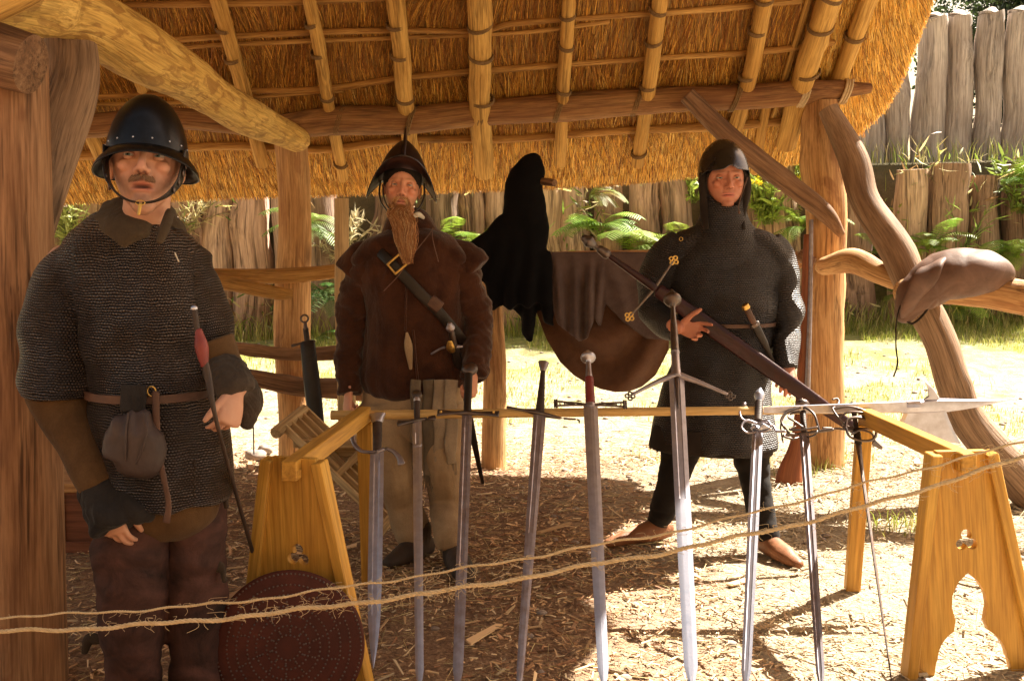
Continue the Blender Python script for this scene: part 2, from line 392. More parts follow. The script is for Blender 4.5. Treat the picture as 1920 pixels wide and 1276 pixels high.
t = NT('stone'); M_['stone'] = t.fin(t.ramp(t.noise(t.vec((1,)*3), 12, 5), [(.3, (.2, .15, .12)), (.7, (.38, .31, .27))]), .9)
# skin: reads the colour attribute
t = NT('skin'); vc = t.n('ShaderNodeAttribute', attribute_name='vc').outputs['Color']; nv = t.vec((1,)*3); n = t.noise(nv, 40, 4, .6)
c = t.mix(t.ramp(n, [(.3, 0), (.7, .35)]), vc, t.mix(1., vc, (.82, .62, .55), 'MULTIPLY')); M_['skin'] = t.fin(c, .55, t.bump(t.noise(nv, 300, 3), .15, .001), Subsurface_Weight=.12, Subsurface_Radius=(.01, .004, .002), Subsurface_Scale=.5)
def plain(name, c, rough=.6, metal=0, usevc=False):
    t = NT(name)
    if usevc: c = t.mix(1., c, t.n('ShaderNodeAttribute', attribute_name='vc').outputs['Color'], 'MULTIPLY')
    return t.fin(c, rough, metal=metal)
M_['eye'] = plain('eye', (1, 1, 1), .15, usevc=True)
M_['hair'] = plain('beard_hair', (1, 1, 1), .6, usevc=True)
M_['straw'] = plain('straw', (1, 1, 1), .6, usevc=True)
M_['chip'] = plain('wood_chip', (1, 1, 1), .8, usevc=True)
def leafm(name):
    t = NT(name); c = t.n('ShaderNodeAttribute', attribute_name='vc').outputs['Color']
    m = t.fin(c, .5); tr = t.n('ShaderNodeBsdfTranslucent', {'Color': c}); mx = t.n('ShaderNodeMixShader', {0: .35}); t.l(t.b.outputs[0], mx.inputs[1]); t.l(tr.outputs[0], mx.inputs[2]); t.l(mx.outputs[0], t.out.inputs[0]); return m
M_['leaf'] = leafm('leaf')
# ---------------------------------------------------------------- world and light
SD = np.array([1.40, .95, 1.95]); SD /= np.linalg.norm(SD)
w = bpy.data.worlds.new('World'); scene.world = w; w.use_nodes = True; nt = w.node_tree
sky = nt.nodes.new('ShaderNodeTexSky'); sky.sky_type = 'NISHITA'; sky.sun_disc = False
sky.sun_elevation = math.asin(SD[2]); sky.sun_rotation = math.atan2(SD[0], SD[1]); sky.air_density = 1.; sky.dust_density = 2.5
bgn = nt.nodes['Background']; bgn.inputs[1].default_value = .05; wm = nt.nodes.new('ShaderNodeMix'); wm.data_type = 'RGBA'; wm.blend_type = 'MULTIPLY'; wm.inputs[0].default_value = 1; wm.inputs[7].default_value = (1.35, 1.0, .64, 1); nt.links.new(sky.outputs[0], wm.inputs[6]); nt.links.new(wm.outputs[2], bgn.inputs[0])
sl = bpy.data.lights.new('sun', 'SUN'); sl.energy = 5.0; sl.angle = R(.5); sl.color = (1, .93, .79)
so = bpy.data.objects.new('sun', sl); col.objects.link(so); so.rotation_euler = Vector(-SD).to_track_quat('-Z', 'Y').to_euler(); so.location = (6, 4, 9)
scene.view_settings.view_transform = 'Standard'; scene.view_settings.look = 'None'; scene.view_settings.exposure = 2.33; scene.view_settings.gamma = 1
scene.render.engine = 'CYCLES'; cy = scene.cycles; cy.max_bounces = 7; cy.diffuse_bounces = 5; cy.glossy_bounces = 3; cy.transmission_bounces = 3; cy.use_denoising = True; cy.sample_clamp_indirect = 8
cy.use_adaptive_sampling = True; cy.adaptive_threshold = .02
# ---------------------------------------------------------------- ground
def sm(t): t = np.clip(t, 0, 1); return t*t*(3-2*t)
def gz(x, y):
    x = np.asarray(x, float); y = np.asarray(y, float)
    b = sm((y-7.0)/4.5)*(.31+.022*x)
    t = sm((y-11.75)/.12)*(1.72)
    p = np.stack([x, y, 0*x], -1).reshape(-1, 3)
    return b+t+(.018*sn(p, 3, 1.1, 4)*sm(np.abs(y-4.5)/6+.4).ravel().mean()).reshape(x.shape)*1.0
xs = np.concatenate([[-300, -120, -50, -25, -14], np.arange(-9, 9.01, .09), [14, 25, 50, 120, 300]])
ys = np.concatenate([[-60, -20, -8, -3, -1], np.arange(0, 2.5, .25), np.arange(2.5, 11.6, .09), np.arange(11.6, 12.1, .03), np.arange(12.2, 16, .3), [20, 30, 60, 150, 400, 900]])
X, Y = np.meshgrid(xs, ys); Z = gz(X, Y); nx, ny = len(xs), len(ys)
i = np.arange(ny-1)[:, None]*nx; j = np.arange(nx-1)[None]; Q = np.stack([i+j, i+j+1, i+nx+j+1, i+nx+j], 2).reshape(-1, 4)
mb = MB(); mb.add(np.stack([X, Y, Z], 2).reshape(-1, 3), Q)
t = NT('trodden_ground'); v = t.vec((1, 1, 1)); n1 = t.noise(v, 1.3, 6, .65, .5); n2 = t.noise(v, 9, 5, .7); n3 = t.noise(v, 46, 4, .7)
sand = t.ramp(n2, [(.3, (.26, .205, .135)), (.55, (.42, .345, .24)), (.75, (.52, .45, .34))])
fxr = None; chipc = t.ramp(t.noise(v, 30, 5, .75, 1.2), [(.32, (.10, .052, .030)), (.5, (.27, .155, .088)), (.68, (.48, .32, .19))])
grs = t.ramp(n2, [(.3, (.16, .18, .035)), (.6, (.34, .33, .09)), (.8, (.58, .53, .30))])
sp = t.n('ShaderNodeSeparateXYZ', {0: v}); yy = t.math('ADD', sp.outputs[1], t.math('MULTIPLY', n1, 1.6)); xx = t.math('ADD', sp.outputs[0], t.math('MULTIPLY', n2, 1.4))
fr = t.n('ShaderNodeMapRange', {0: yy, 1: 7.0, 2: 7.5}).outputs[0]; fx = t.n('ShaderNodeMapRange', {0: xx, 1: .9, 2: 1.7}).outputs[0]  # fx turns the right side to pale sand, sunlight put into the colour
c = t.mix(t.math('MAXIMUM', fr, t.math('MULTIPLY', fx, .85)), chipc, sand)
fg = t.n('ShaderNodeMapRange', {0: yy, 1: 9.6, 2: 11.4}).outputs[0]; pg = t.math('ADD', t.math('MULTIPLY', fg, .8), t.math('MULTIPLY', t.n('ShaderNodeMapRange', {0: yy, 1: 7.6, 2: 9.0}).outputs[0], t.ramp(t.noise(v, 2.2, 5, .65), [(.5, 0), (.6, .75)])))
c = t.mix(t.n('ShaderNodeClamp', {0: pg}).outputs[0], c, grs)
c = t.mix(t.math('MULTIPLY', t.n('ShaderNodeMapRange', {0: sp.outputs[2], 1: .6, 2: 1.1}).outputs[0], .85), c, (.075, .05, .03))
gm = t.fin(c, .95, t.bump(n3, .8, .03, t.bump(n2, .6, .06)))
g = obj('ground', mb, gm, recalc=False); tag(g, 'trodden earth covered in straw and wood shavings', kind='structure')
# wood shavings and straw litter
def litter(n, x0, x1, y0, y1, lmin, lmax, wmin, wmax, pal, tilt=.25, dens=None):
    x = rng.uniform(x0, x1, n); y = rng.uniform(y0, y1, n)
    if dens is not None: k = dens(x, y) > rng.uniform(0, 1, n); x, y = x[k], y[k]
    n = len(x); L = rng.uniform(lmin, lmax, n)**1.0; wd = rng.uniform(wmin, wmax, n); a = rng.uniform(0, 6.28, n)
    D = np.stack([np.cos(a), np.sin(a), rng.normal(0, tilt, n)*.6], 1); N = np.stack([rng.normal(0, tilt, n), rng.normal(0, tilt, n), np.ones(n)], 1)
    P = np.stack([x, y, gz(x, y)+.003+np.abs(D[:, 2])*L*.5+rng.uniform(0, .012, n)], 1)
    cc = np.array(pal)[rng.integers(0, len(pal), n)]*rng.uniform(.5, 1.3, (n, 1))*np.array([1.15, 1.24, 1.28]); k = np.clip((x-.55+.4*sn(P, 4, 1.2))/.9, 0, .75)[:, None]; cc = cc*(1-k)+np.array([.52, .43, .30])*rng.uniform(.7, 1.1, (n, 1))*k; return P, D, N, L, wd, cc  # chips fade paler to the right: sunlight painted into their colour
pal = [(.66, .44, .25), (.55, .33, .17), (.42, .22, .11), (.70, .52, .33), (.60, .38, .21), (.20, .09, .045), (.32, .15, .075), (.48, .27, .15)]
dn = lambda x, y: np.clip(1.25-np.maximum(0, y-6.3)*1.1-np.maximum(0, x-1.9)*.45, .06, 1)*(.35+.65*(sn(np.stack([x, y, 0*x], 1), 5, 1.3) > -.35))
mb = MB()
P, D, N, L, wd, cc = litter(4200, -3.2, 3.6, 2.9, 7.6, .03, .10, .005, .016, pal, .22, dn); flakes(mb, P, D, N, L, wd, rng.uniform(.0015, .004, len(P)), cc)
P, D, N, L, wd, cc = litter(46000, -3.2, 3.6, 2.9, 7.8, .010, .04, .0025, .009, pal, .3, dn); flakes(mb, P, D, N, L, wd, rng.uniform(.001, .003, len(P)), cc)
P, D, N, L, wd, cc = litter(9000, -3.2, 3.8, 2.9, 9.5, .05, .16, .0016, .003, [(.55, .42, .2), (.48, .34, .15), (.38, .25, .12)], .15, lambda x, y: np.clip(1.2-np.maximum(0, y-7)*.4, .1, 1)); strands(mb, P, D, L, wd, cc)
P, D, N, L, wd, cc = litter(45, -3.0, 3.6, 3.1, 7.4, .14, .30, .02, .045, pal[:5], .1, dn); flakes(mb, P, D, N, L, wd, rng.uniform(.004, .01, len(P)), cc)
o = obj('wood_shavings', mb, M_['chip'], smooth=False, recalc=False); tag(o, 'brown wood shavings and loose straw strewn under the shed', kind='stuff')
mb = MB(); x = rng.uniform(-3, 4, 900); y = rng.uniform(3, 11, 900)
for a, b in zip(x, y):
    r = rng.uniform(.005, .018); ell(mb, (a, b, gz(a, b)+r*.2), (r*rng.uniform(.8, 1.5), r*rng.uniform(.8, 1.5), r*.6), n=7, m=5)
o = obj('pebbles', mb, M_['stone'], recalc=False); tag(o, 'small pebbles scattered over the ground', kind='stuff')
# a heap of stones by the left post
for k, (px, py, r) in enumerate([(478, 862, .05), (497, 850, .038)]):
    p = G(px, py); mb = MB(); ell(mb, p+[0, 0, r*.6], (r*1.3, r, r*.8), n=14, m=9)
    o = obj('field_stone', mb, M_['stone'], origin=p); me = o.data; v = getv(me); putv(me, v*(1+.25*sn(v*30, 4+k)[:, None]))
    tag(o, ['larger round stone lying left of the square-cut shed post', 'smaller stone behind the larger one near the shed post'][k], 'stone', 'stones near the shed post')
# ---------------------------------------------------------------- palisades
def stake(mb, x, y, z0, z1, r, pointed, seed, mbc):
    rr = np.random.default_rng(seed); lx, ly = rr.normal(0, .045), rr.normal(0, .03)
    n = 7; P = []; Rr = []
    for k in range(n):
        t_ = k/(n-1); P.append([x+lx*t_*2+rr.normal(0, .012), y+ly*t_*2, z0+(z1-z0)*t_]); Rr.append(r*(1.06-.12*t_)*rr.uniform(.94, 1.06))
    if pointed:
        P += [[P[-1][0], P[-1][1], z1+.04], [P[-1][0]+.02, P[-1][1], z1+r*.75]]; Rr += [r*.82, r*.2]
        tube(mb, P, Rr, n=22, sub=7, rough=.17, rf=2.6, cap='flat', seed=seed, c=mbc)
    else: tube(mb, P, Rr, n=22, sub=7, rough=.16, rf=2.6, cap='flat', seed=seed, c=mbc)
tg = {}
fl = thing('low_stake_wall', 'low retaining wall of short thick flat-topped stakes with ferns growing in it', 'stake wall', (0, 11.6, .3))
x = -7.2; k = 0
while x < 8.0:
    r = rng.uniform(.145, .21)
    if abs(x+0) < 99:
        top = 2.09+rng.uniform(-.13, .06)+ (0 if x > 1 else -.05)
        if rng.uniform() < .05 and x < 2.5: top -= rng.uniform(.3, .5)
        mb = MB(); bc = rng.uniform(.5, 1.15)*np.array([1, rng.uniform(.92, 1.0), rng.uniform(.84, 1.0)])
        stake(mb, x, 11.52+rng.uniform(-.08, .05), -.1, top, r, False, 100+k, bc); obj('stake', mb, M_['stake'], fl, autos=50)
    x += 2*r+rng.uniform(-.02, .09); k += 1
ft = thing('tall_palisade', 'tall grey palisade of pointed split logs rising behind the low stakes', 'palisade', (0, 13, 2))
xs_ = {1735: (48, 22), 1762: (30, 23), 1811: (25, 28), 1862: (22, 31), 1908: (20, 30), 1650: (85, 28), 1700: (60, 30), 1600: (100, 26)}
x = -8.6; k = 0
while x < 3.95:
    r = rng.uniform(.14, .185); top = 3.75+rng.uniform(-.25, .1)
    mb = MB(); bc = rng.uniform(.7, 1.05)*np.array([1, .96, rng.uniform(.9, 1.0)])
    stake(mb, x, 13+rng.uniform(-.1, .1), 1.6, top, r, True, 300+k, bc); obj('stake', mb, M_['stakel'], ft, autos=35)
    x += 2*r+rng.uniform(-.02, .05); k += 1
for px, (py, hw) in sorted(xs_.items()):
    p = W(px, py, 13.0); r = min(hw, 25)/2000*13*.98
    mb = MB(); bc = rng.uniform(.88, 1.12)*np.array([1, .96, .93]); stake(mb, p[0], 13.0+rng.uniform(-.06, .06), 1.6, p[2]-r*.5, r, True, 500+px, bc); obj('stake', mb, M_['stakel'], ft, autos=35)
x = 6.75
while x < 9:
    r = rng.uniform(.16, .2); mb = MB(); stake(mb, x, 13, 1.6, 3.95+rng.uniform(-.2, .1), r, True, 900+int(x*10), (1, .96, .93)); obj('stake', mb, M_['stakel'], ft, autos=35); x += 2*r+.02
# ---------------------------------------------------------------- plants
def leaf(mb, base, d, up, L, wd, c, bend=.3, seg=3):
    """pointed blade with a folded midrib"""
    d = np.asarray(d, float)/np.linalg.norm(d); up = np.asarray(up, float); s = np.cross(d, up); s /= np.linalg.norm(s)+1e-9; u = np.cross(s, d); V = []
    for k in range(seg+1):
        t_ = k/seg; wv = wd*.5*(math.sin(math.pi*min(.999, (t_*.8+.2)))**.8) if k < seg else 0.0004
        p = np.asarray(base)+d*L*t_-u*(bend*L*t_*t_); V += [p-s*wv, p+u*wv*-.35, p+s*wv]
    q = []
    for k in range(seg):
        a = k*3; q += [[a, a+1, a+4, a+3], [a+1, a+2, a+5, a+4]]
    mb.add(V, q, None, None, c)
def fern(base, n, L, seed, label, g='ferns growing in the stake wall', col0=(.14, .26, .03), out=(0, -1, .3), spread=1.):
    rr = np.random.default_rng(seed); f = thing('fern', label, 'fern', base, g)
    for k in range(n):
        mb = MB(); a = rr.uniform(-1.3, 1.3)*spread; el = rr.uniform(.35, 1.2)
        d = np.array([math.sin(a)*math.cos(el), -math.cos(a)*math.cos(el)*.8, math.sin(el)]); l = L*rr.uniform(.65, 1.1); cc = np.array(col0)*rr.uniform(.65, 1.5)*np.array([rr.uniform(.85, 1.35), 1, 1])
        pts = []; m = 24; p = np.array(base, float)+rr.normal(0, .02, 3); dd = d.copy()
        for q in range(m+1): pts.append(p.copy()); p = p+dd*l/m; dd = dd+np.array([0, -.005, -.075]); dd /= np.linalg.norm(dd)
        pts = np.array(pts); tube(mb, pts[::3], np.linspace(.004, .001, len(pts[::3])), n=5, sub=2, c=cc*.8)
        for q in range(2, m):
            T = pts[q+1]-pts[q]; T /= np.linalg.norm(T); S = np.cross(T, [0, 0, 1]); S /= np.linalg.norm(S)+1e-6; t_ = q/m
            ll = l*.30*math.sin(math.pi*(.12+.88*(1-t_)))**.9*(1 if t_ > .15 else .6)*(.95-.2*t_)
            for sgn in (-1, 1): leaf(mb, pts[q], S*sgn+T*.45+np.array([0, 0, -.12]), np.cross(S, T), ll, l*.021, cc*rr.uniform(.85, 1.15), .15, 2)
        obj('frond', mb, M_['leaf'], f, recalc=False)
    return f
ferns = [(905, 470, 11.2, 9, .62, 'bright fern just left of the black cloak, by the bearded man'), (845, 455, 11.3, 6, .5, 'small fern beside the bearded man’s shoulder'),
 (1125, 440, 11.2, 8, .62, 'upright fern right of the black cloak above the blankets'), (1185, 485, 11.15, 12, .75, 'spreading fern directly above the hanging blankets'),
 (1085, 490, 11.2, 4, .35, 'low fern peeping over the blanket edge beside the cloak'), (1275, 470, 11.2, 10, .7, 'fern beside the hooded man’s right shoulder'),
 (610, 560, 11.1, 10, .6, 'shaded fern between the thick left post and the pale slender post'), (590, 650, 11.0, 6, .4, 'lower shaded fern near the railing'),
 (1745, 470, 11.2, 8, .5, 'fern between the stakes above the tan bag'), (1905, 480, 11.2, 9, .6, 'fern at the right edge above the rail'),
 (1655, 480, 11.2, 7, .45, 'fern beside the leaning outer brace'), (1800, 590, 11.1, 7, .5, 'fern at the foot of the stakes under the right rail'),
 (1505, 430, 11.2, 8, .5, 'fern left of the right-hand shed post'), (150, 430, 11.3, 0, .5, ''), (1900, 350, 11.5, 8, .5, 'bright fern on top of the low wall at the right edge')]
for k, (px, py, Y0, n, L, lab) in enumerate(ferns):
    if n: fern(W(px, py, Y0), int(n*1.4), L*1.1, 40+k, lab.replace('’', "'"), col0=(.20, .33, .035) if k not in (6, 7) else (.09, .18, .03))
def shrub(base, n, L, seed, label, c0, wd=.02, name='leafy_shrub', cat='shrub', group=None, flowers=None, up=.9):
    rr = np.random.default_rng(seed); f = thing(name, label, cat, base, group); ms = MB(); ml = MB(); mf = MB()
    for k in range(n):
        a = rr.uniform(0, 6.28); el = rr.uniform(.6, 1.45); d = np.array([math.cos(a)*math.cos(el), math.sin(a)*math.cos(el)*.6, math.sin(el)*up+.05]); p = np.array(base)+rr.normal(0, .04, 3)*[1, 1, 0]; pts = [p.copy()]
        for q in range(8): p = p+d*L/8*rr.uniform(.8, 1.2); d = d+rr.normal(0, .1, 3)+[0, 0, -.03]; d /= np.linalg.norm(d); pts.append(p.copy())
        tube(ms, pts, np.linspace(.006, .002, 9), n=5, sub=1, c=np.array(c0)*.6)
        for q in range(1, 9):
            for r_ in range(3):
                dd = rr.normal(0, 1, 3)+d*1.2; leaf(ml, pts[q], dd, rr.normal(0, 1, 3), L*rr.uniform(.12, .28), wd*rr.uniform(.7, 1.3), np.array(c0)*rr.uniform(.6, 1.5), .3, 3)
        if flowers is not None:
            for r_ in range(3):
                pc = pts[-1]+rr.normal(0, .05, 3)
                for q in range(6): leaf(mf, pc, [math.cos(q*1.05), -.3, math.sin(q*1.05)], (0, -1, 0), .035, .02, flowers, .1, 2)
    obj('stem', ms, M_['leaf'], f, recalc=False); obj('foliage', ml, M_['leaf'], f, recalc=False)
    if flowers is not None: obj('flowers', mf, M_['leaf'], f, recalc=False)
    return f
YEL = (.75, .62, .03)
shrub(W(130, 460, 11.3), 26, .65, 1, 'pale bamboo-like shrub between the leaning brace and the near man', (.42, .46, .15), .022)
shrub(W(345, 440, 11.3), 14, .55, 2, 'dry tangled weed behind the near man, right of his shoulder', (.52, .44, .24), .012, 'dry_weed', 'weed')
shrub(W(640, 490, 11.2), 16, .5, 3, 'dry pale bramble left of the bearded man', (.50, .43, .27), .02, 'dry_weed', 'weed')
shrub(W(1290, 380, 11.4), 12, .5, 4, 'yellow-flowered weed beside the hooded man helmet', (.30, .38, .07), .03, 'flowering_weed', 'weed', 'yellow weeds on the stake wall', YEL)
shrub(W(1440, 420, 11.2), 20, .6, 5, 'yellow-flowered weed above the mail-clad left shoulder', (.28, .37, .06), .03, 'flowering_weed', 'weed', 'yellow weeds on the stake wall', YEL)
shrub(W(1500, 330, 11.3), 14, .5, 6, 'yellow-flowered weed under the eave near the right post', (.30, .38, .07), .03, 'flowering_weed', 'weed', 'yellow weeds on the stake wall', YEL)
shrub(W(1915, 400, 11.3), 9, .6, 8, 'green bush at the right edge on the low wall', (.2, .27, .05), .03)
shrub(W(1790, 500, 11.2), 7, .7, 9, 'feathery green weed above the tan bag', (.24, .33, .07), .012, 'tall_weed', 'weed')
for k in range(16):
    px = rng.uniform(-7, 7); 
    if abs(px) < 7: fern((px, 11.2+rng.uniform(-.1, .1), rng.uniform(.35, 1.9)), int(rng.uniform(5, 10)), rng.uniform(.3, .6), 200+k, ['small', 'arching', 'pale', 'drooping', 'young', 'ragged', 'broad', 'sparse'][k % 8]+' fern '+['low at the foot of the stakes', 'sprouting between two stakes'][k//8]+' behind the shed', g='ferns growing in the stake wall', col0=(.20*rng.uniform(.6, 1.2), .30*rng.uniform(.7, 1.1), .035))
mb = MB(); U = [(.20, .28, .045), (.34, .36, .08), (.48, .40, .17), (.30, .18, .08), (.55, .47, .24), (.12, .18, .03)]
for k in range(70):
    cx = rng.uniform(-7, 7.5); cz = rng.choice([rng.uniform(.3, .6), rng.uniform(.8, 2.0), 2.05]); cy_ = 11.3+rng.uniform(-.08, .1)
    for q in range(26):
        p = np.array([cx+rng.normal(0, .13), cy_-abs(rng.normal(0, .06)), cz+rng.normal(0, .12)]); leaf(mb, p, rng.normal(0, 1, 3)+[0, -.5, .5], rng.normal(0, 1, 3), rng.uniform(.06, .2), rng.uniform(.01, .03), np.array(U[rng.integers(0, 6)])*rng.uniform(.6, 1.3), .3, 2)
tag(obj('undergrowth', mb, M_['leaf'], recalc=False), 'mixed green and dead leaves sprouting along the stake wall', kind='stuff')
# unseen thatched house shape added behind the viewer to cut frontal sky fill
sky_blocker = thing('thatched_sky_blocker', 'thatched house shape added unseen behind the viewer to block frontal sky light', 'sky_blocker', (0, -7, 0))
mb = MB(); box(mb, (0, -7.2, 1.1), (17, .3, 2.3)); obj('wall', mb, M_['stake'], sky_blocker, smooth=False)
mb = MB(); V = np.array([(-9.5, -6.2, 1.9), (9.5, -6.2, 1.9), (9.5, -10, 6.2), (-9.5, -10, 6.2), (9.5, -13.8, 1.9), (-9.5, -13.8, 1.9)], float)
mb.add(np.vstack([V, V+[0, 0, .4]]), [[0, 1, 2, 3], [3, 2, 4, 5], [9, 8, 7, 6], [11, 10, 8, 9], [0, 6, 7, 1], [5, 4, 10, 11], [0, 3, 9, 6], [3, 5, 11, 9], [1, 7, 8, 2], [2, 8, 10, 4]]); blocker_roof = mb
mb = MB(); box(mb, (1.5, -7.03, 1.0), (1.0, .06, 1.95)); obj('blocker_door', mb, M_['plate'], sky_blocker, smooth=False)
# grass
def grass(mb, x, y, h0, h1, cs, sp=.25, wd=.006):
    n = len(x); h = rng.uniform(h0, h1, n); a = rng.uniform(0, 6.28, n); ln = rng.uniform(.1, .6, n)*h
    b = np.stack([x, y, gz(x, y)-.005], 1); dx = np.stack([np.cos(a), np.sin(a), 0*a], 1); s = np.stack([-np.sin(a+1), np.cos(a+1), 0*a], 1)*wd*.5
    m = b+dx*(ln*.3)[:, None]+np.array([0, 0, 1])*(h*.6)[:, None]; tp = b+dx*ln[:, None]+np.array([0, 0, 1])*h[:, None]
    V = np.stack([b-s, b+s, m+s*.8, m-s*.8, tp], 1).reshape(-1, 3); k = (np.arange(n)*5)[:, None]
    c = np.array(cs)[rng.integers(0, len(cs), n)]*rng.uniform(.6, 1.35, (n, 1)); mb.add(V, np.array([[0, 1, 2, 3]])+k, np.array([[3, 2, 4]])+k, None, np.repeat(c, 5, axis=0))
mb = MB(); gc = [(.30, .33, .06), (.42, .42, .10), (.55, .49, .20), (.22, .27, .045)]
x = rng.uniform(-7, 8, 60000); y = 11.35-np.abs(rng.normal(0, 1.0, 60000)); k = (y > 8.0) & (sn(np.stack([x, y, 0*x], 1), 8, 1.2) > -.25+.12*(11.3-y)); grass(mb, x[k], y[k], .02, .10, gc)
x = rng.uniform(-7, 8, 9000); y = 11.3-np.abs(rng.normal(0, .22, 9000)); k = sn(np.stack([x, y*0, 0*x], 1), 21, 2.2) > rng.uniform(-.9, .7, len(x)); x, y = x[k], y[k]; grass(mb, x, y, .05, .34, gc+[(.45, .36, .16)], wd=.009)
x = rng.uniform(-4, 6, 24000); y = rng.uniform(6.9, 9.5, 24000); k = sn(np.stack([x, y, 0*x], 1), 11, 1.5) > .28; grass(mb, x[k], y[k], .015, .06, gc)
x = rng.uniform(-7.5, 8, 2600); y = rng.uniform(11.75, 12.7, 2600); grass(mb, x, y, .06, .34, gc+[(.5, .42, .2)], wd=.009)
for px, py in [(1290, 590+0), (1510, 880), (1560, 862), (1700, 990)]:
    p = G(px, max(py, 860)); n = 120; grass(mb, p[0]+rng.normal(0, .12, n), p[1]+rng.normal(0, .08, n), .03, .10, gc)
o = obj('grass', mb, M_['leaf'], recalc=False, smooth=False); tag(o, 'short patchy sunlit grass in front of the stake wall', kind='stuff')
# trees behind
def tree(base, h, cr_, seed, label, c0):
    rr = np.random.default_rng(seed); f = thing('tree', label, 'tree', base, 'trees behind the palisade'); mb = MB(); ends = []
    top = np.array(base)+[0, 0, h*.55]; tube(mb, [base, np.array(base)+[.1, 0, h*.25], top], [.22, .17, .11], n=12, rough=.08)
    for k in range(22):
        s = np.array(base)+(top-np.array(base))*rr.uniform(.35, 1); a = rr.uniform(0, 6.28); d = np.array([math.cos(a), math.sin(a), rr.uniform(.1, 1.1)]); d /= np.linalg.norm(d); l = cr_*rr.uniform(.6, 1.1)
        m_ = s+d*l*.5+rr.normal(0, .12, 3); e = s+d*l+[0, 0, .1]; tube(mb, [s, m_, e], [.05, .03, .012], n=6, sub=3); ends += [m_, e, (m_+e)/2, (s+m_)/2]
    obj('trunk', mb, M_['barkp'], f)
    E = np.array(ends); n = 60000; c = E[rr.integers(0, len(E), n)]; cl = c+rr.normal(0, 1, (n, 3))*cr_*.17
    D = rr.normal(0, 1, (n, 3)); D /= np.linalg.norm(D, axis=1)[:, None]; S = np.cross(D, rr.normal(0, 1, (n, 3))); S /= np.linalg.norm(S, axis=1)[:, None]
    L = rr.uniform(.05, .12, n)[:, None]; V = np.stack([cl, cl+D*L*.5+S*L*.32, cl+D*L, cl+D*L*.5-S*L*.32], 1).reshape(-1, 3)
    cc = np.array(c0)*rr.uniform(.5, 1.6, (n, 1)); mb = MB(); mb.add(V, np.arange(n*4).reshape(-1, 4), None, None, np.repeat(cc, 4, axis=0)); obj('crown', mb, M_['leaf'], f, smooth=False, recalc=False)
tree((8.9, 18.5, 1.9), 6.0, 2.3, 5, 'dark leafy tree behind the pointed palisade at the upper right', (.03, .045, .014))
tree((12.2, 21, 1.9), 6.6, 2.5, 6, 'dark leafy tree farther right behind the palisade', (.035, .05, .014))
# ---------------------------------------------------------------- the shed
shed = thing('thatched_shed', 'open timber shed with a thatched roof on round poles', 'shed', (0, 5, 0))
def fe(x): x = np.asarray(x, float); return 1.60+.03*(x+2.3)+.035*np.maximum(0, x)**2
YE = 6.9; SL = .90; YR = 4.35
def rz(x, y): return fe(x)+SL*(YE-np.asarray(y, float))
NRM = np.array([0, SL, 1]); NRM /= np.linalg.norm(NRM); DWN = np.array([0, 1, -SL])/math.hypot(1, SL)
XL, XR = -4.2, 2.33
def edge(v):   # rounded lower right corner of the thatch: max x as a function of slope position (0 eave)
    t_ = min(1, max(0, (v-1.55)/.6)); return XR-.42*math.exp(-(v/.22)**1.3)+.5*t_*t_*(3-2*t_)  # upper edge, out of view, widened to spread the roof shade rightward
# thatch slab: underside, top, edges
mb = MB(); nu, nv_ = 120, 40; vs = np.linspace(0, (YE-YR)*math.hypot(1, SL), nv_); P = np.zeros((nv_, nu, 3))
for a, v_ in enumerate(vs):
    xx_ = XL+(edge(v_)-XL)*np.linspace(0, 1, nu); y_ = YE-v_/math.hypot(1, SL); P[a, :, 0] = xx_; P[a, :, 1] = y_; P[a, :, 2] = rz(xx_, y_)
th = .30; up_ = P+NRM*th; up_[0] += DWN*-.10
bump_ = sn(P.reshape(-1, 3)*3, 2).reshape(nv_, nu)*.008; P[..., 2] += bump_
front = P[-1].copy(); V = np.vstack([P.reshape(-1, 3), up_.reshape(-1, 3)]); N0 = nv_*nu
i = np.arange(nv_-1)[:, None]*nu; j = np.arange(nu-1)[None]; q1 = np.stack([i+j, i+j+1, i+nu+j+1, i+nu+j], 2).reshape(-1, 4); Qs = [q1, q1+N0]
bd = [a*nu for a in range(nv_)], [a*nu+nu-1 for a in range(nv_)], list(range(nu)), [(nv_-1)*nu+k for k in range(nu)]
for b in bd: Qs.append([[b[k], b[k+1], b[k+1]+N0, b[k]+N0] for k in range(len(b)-1)])
L = V.copy(); mb.add(V, np.vstack(Qs))
t = NT('thatch_bed'); v = t.vec((1, .12, .12)); n = t.noise(v, 90, 4, .7); m_th = t.fin(t.ramp(n, [(.3, (.12, .055, .016)), (.5, (.30, .17, .05)), (.7, (.50, .32, .10))]), .85, t.bump(n, .8, .02))
thatch = obj('thatch', mb, m_th, shed)
# front slope (toward the viewer, above the frame)
obj('roof', blocker_roof, m_th, sky_blocker, smooth=False)  # roof slopes of the unseen sky blocker
def slab(pts, name='thatch'):
    m2 = MB(); p = np.array(pts, float); m2.add(np.vstack([p, p+[0, 0, .3]]), [[0, 1, 2, 3], [7, 6, 5, 4], [0, 4, 5, 1], [1, 5, 6, 2], [2, 6, 7, 3], [3, 7, 4, 0]]); return obj(name, m2, m_th, shed, smooth=False)
zr = [float(rz(XL, YR)), float(rz(XR, YR))]
slab([(XL, YR+.3, zr[0]+.02), (XR+.5, YR+.3, zr[1]+.02), (XR+.6, 2.7, 2.75), (XL, 2.7, 2.6)])  # right end given extra overhang, shaped to stretch the ground shadow
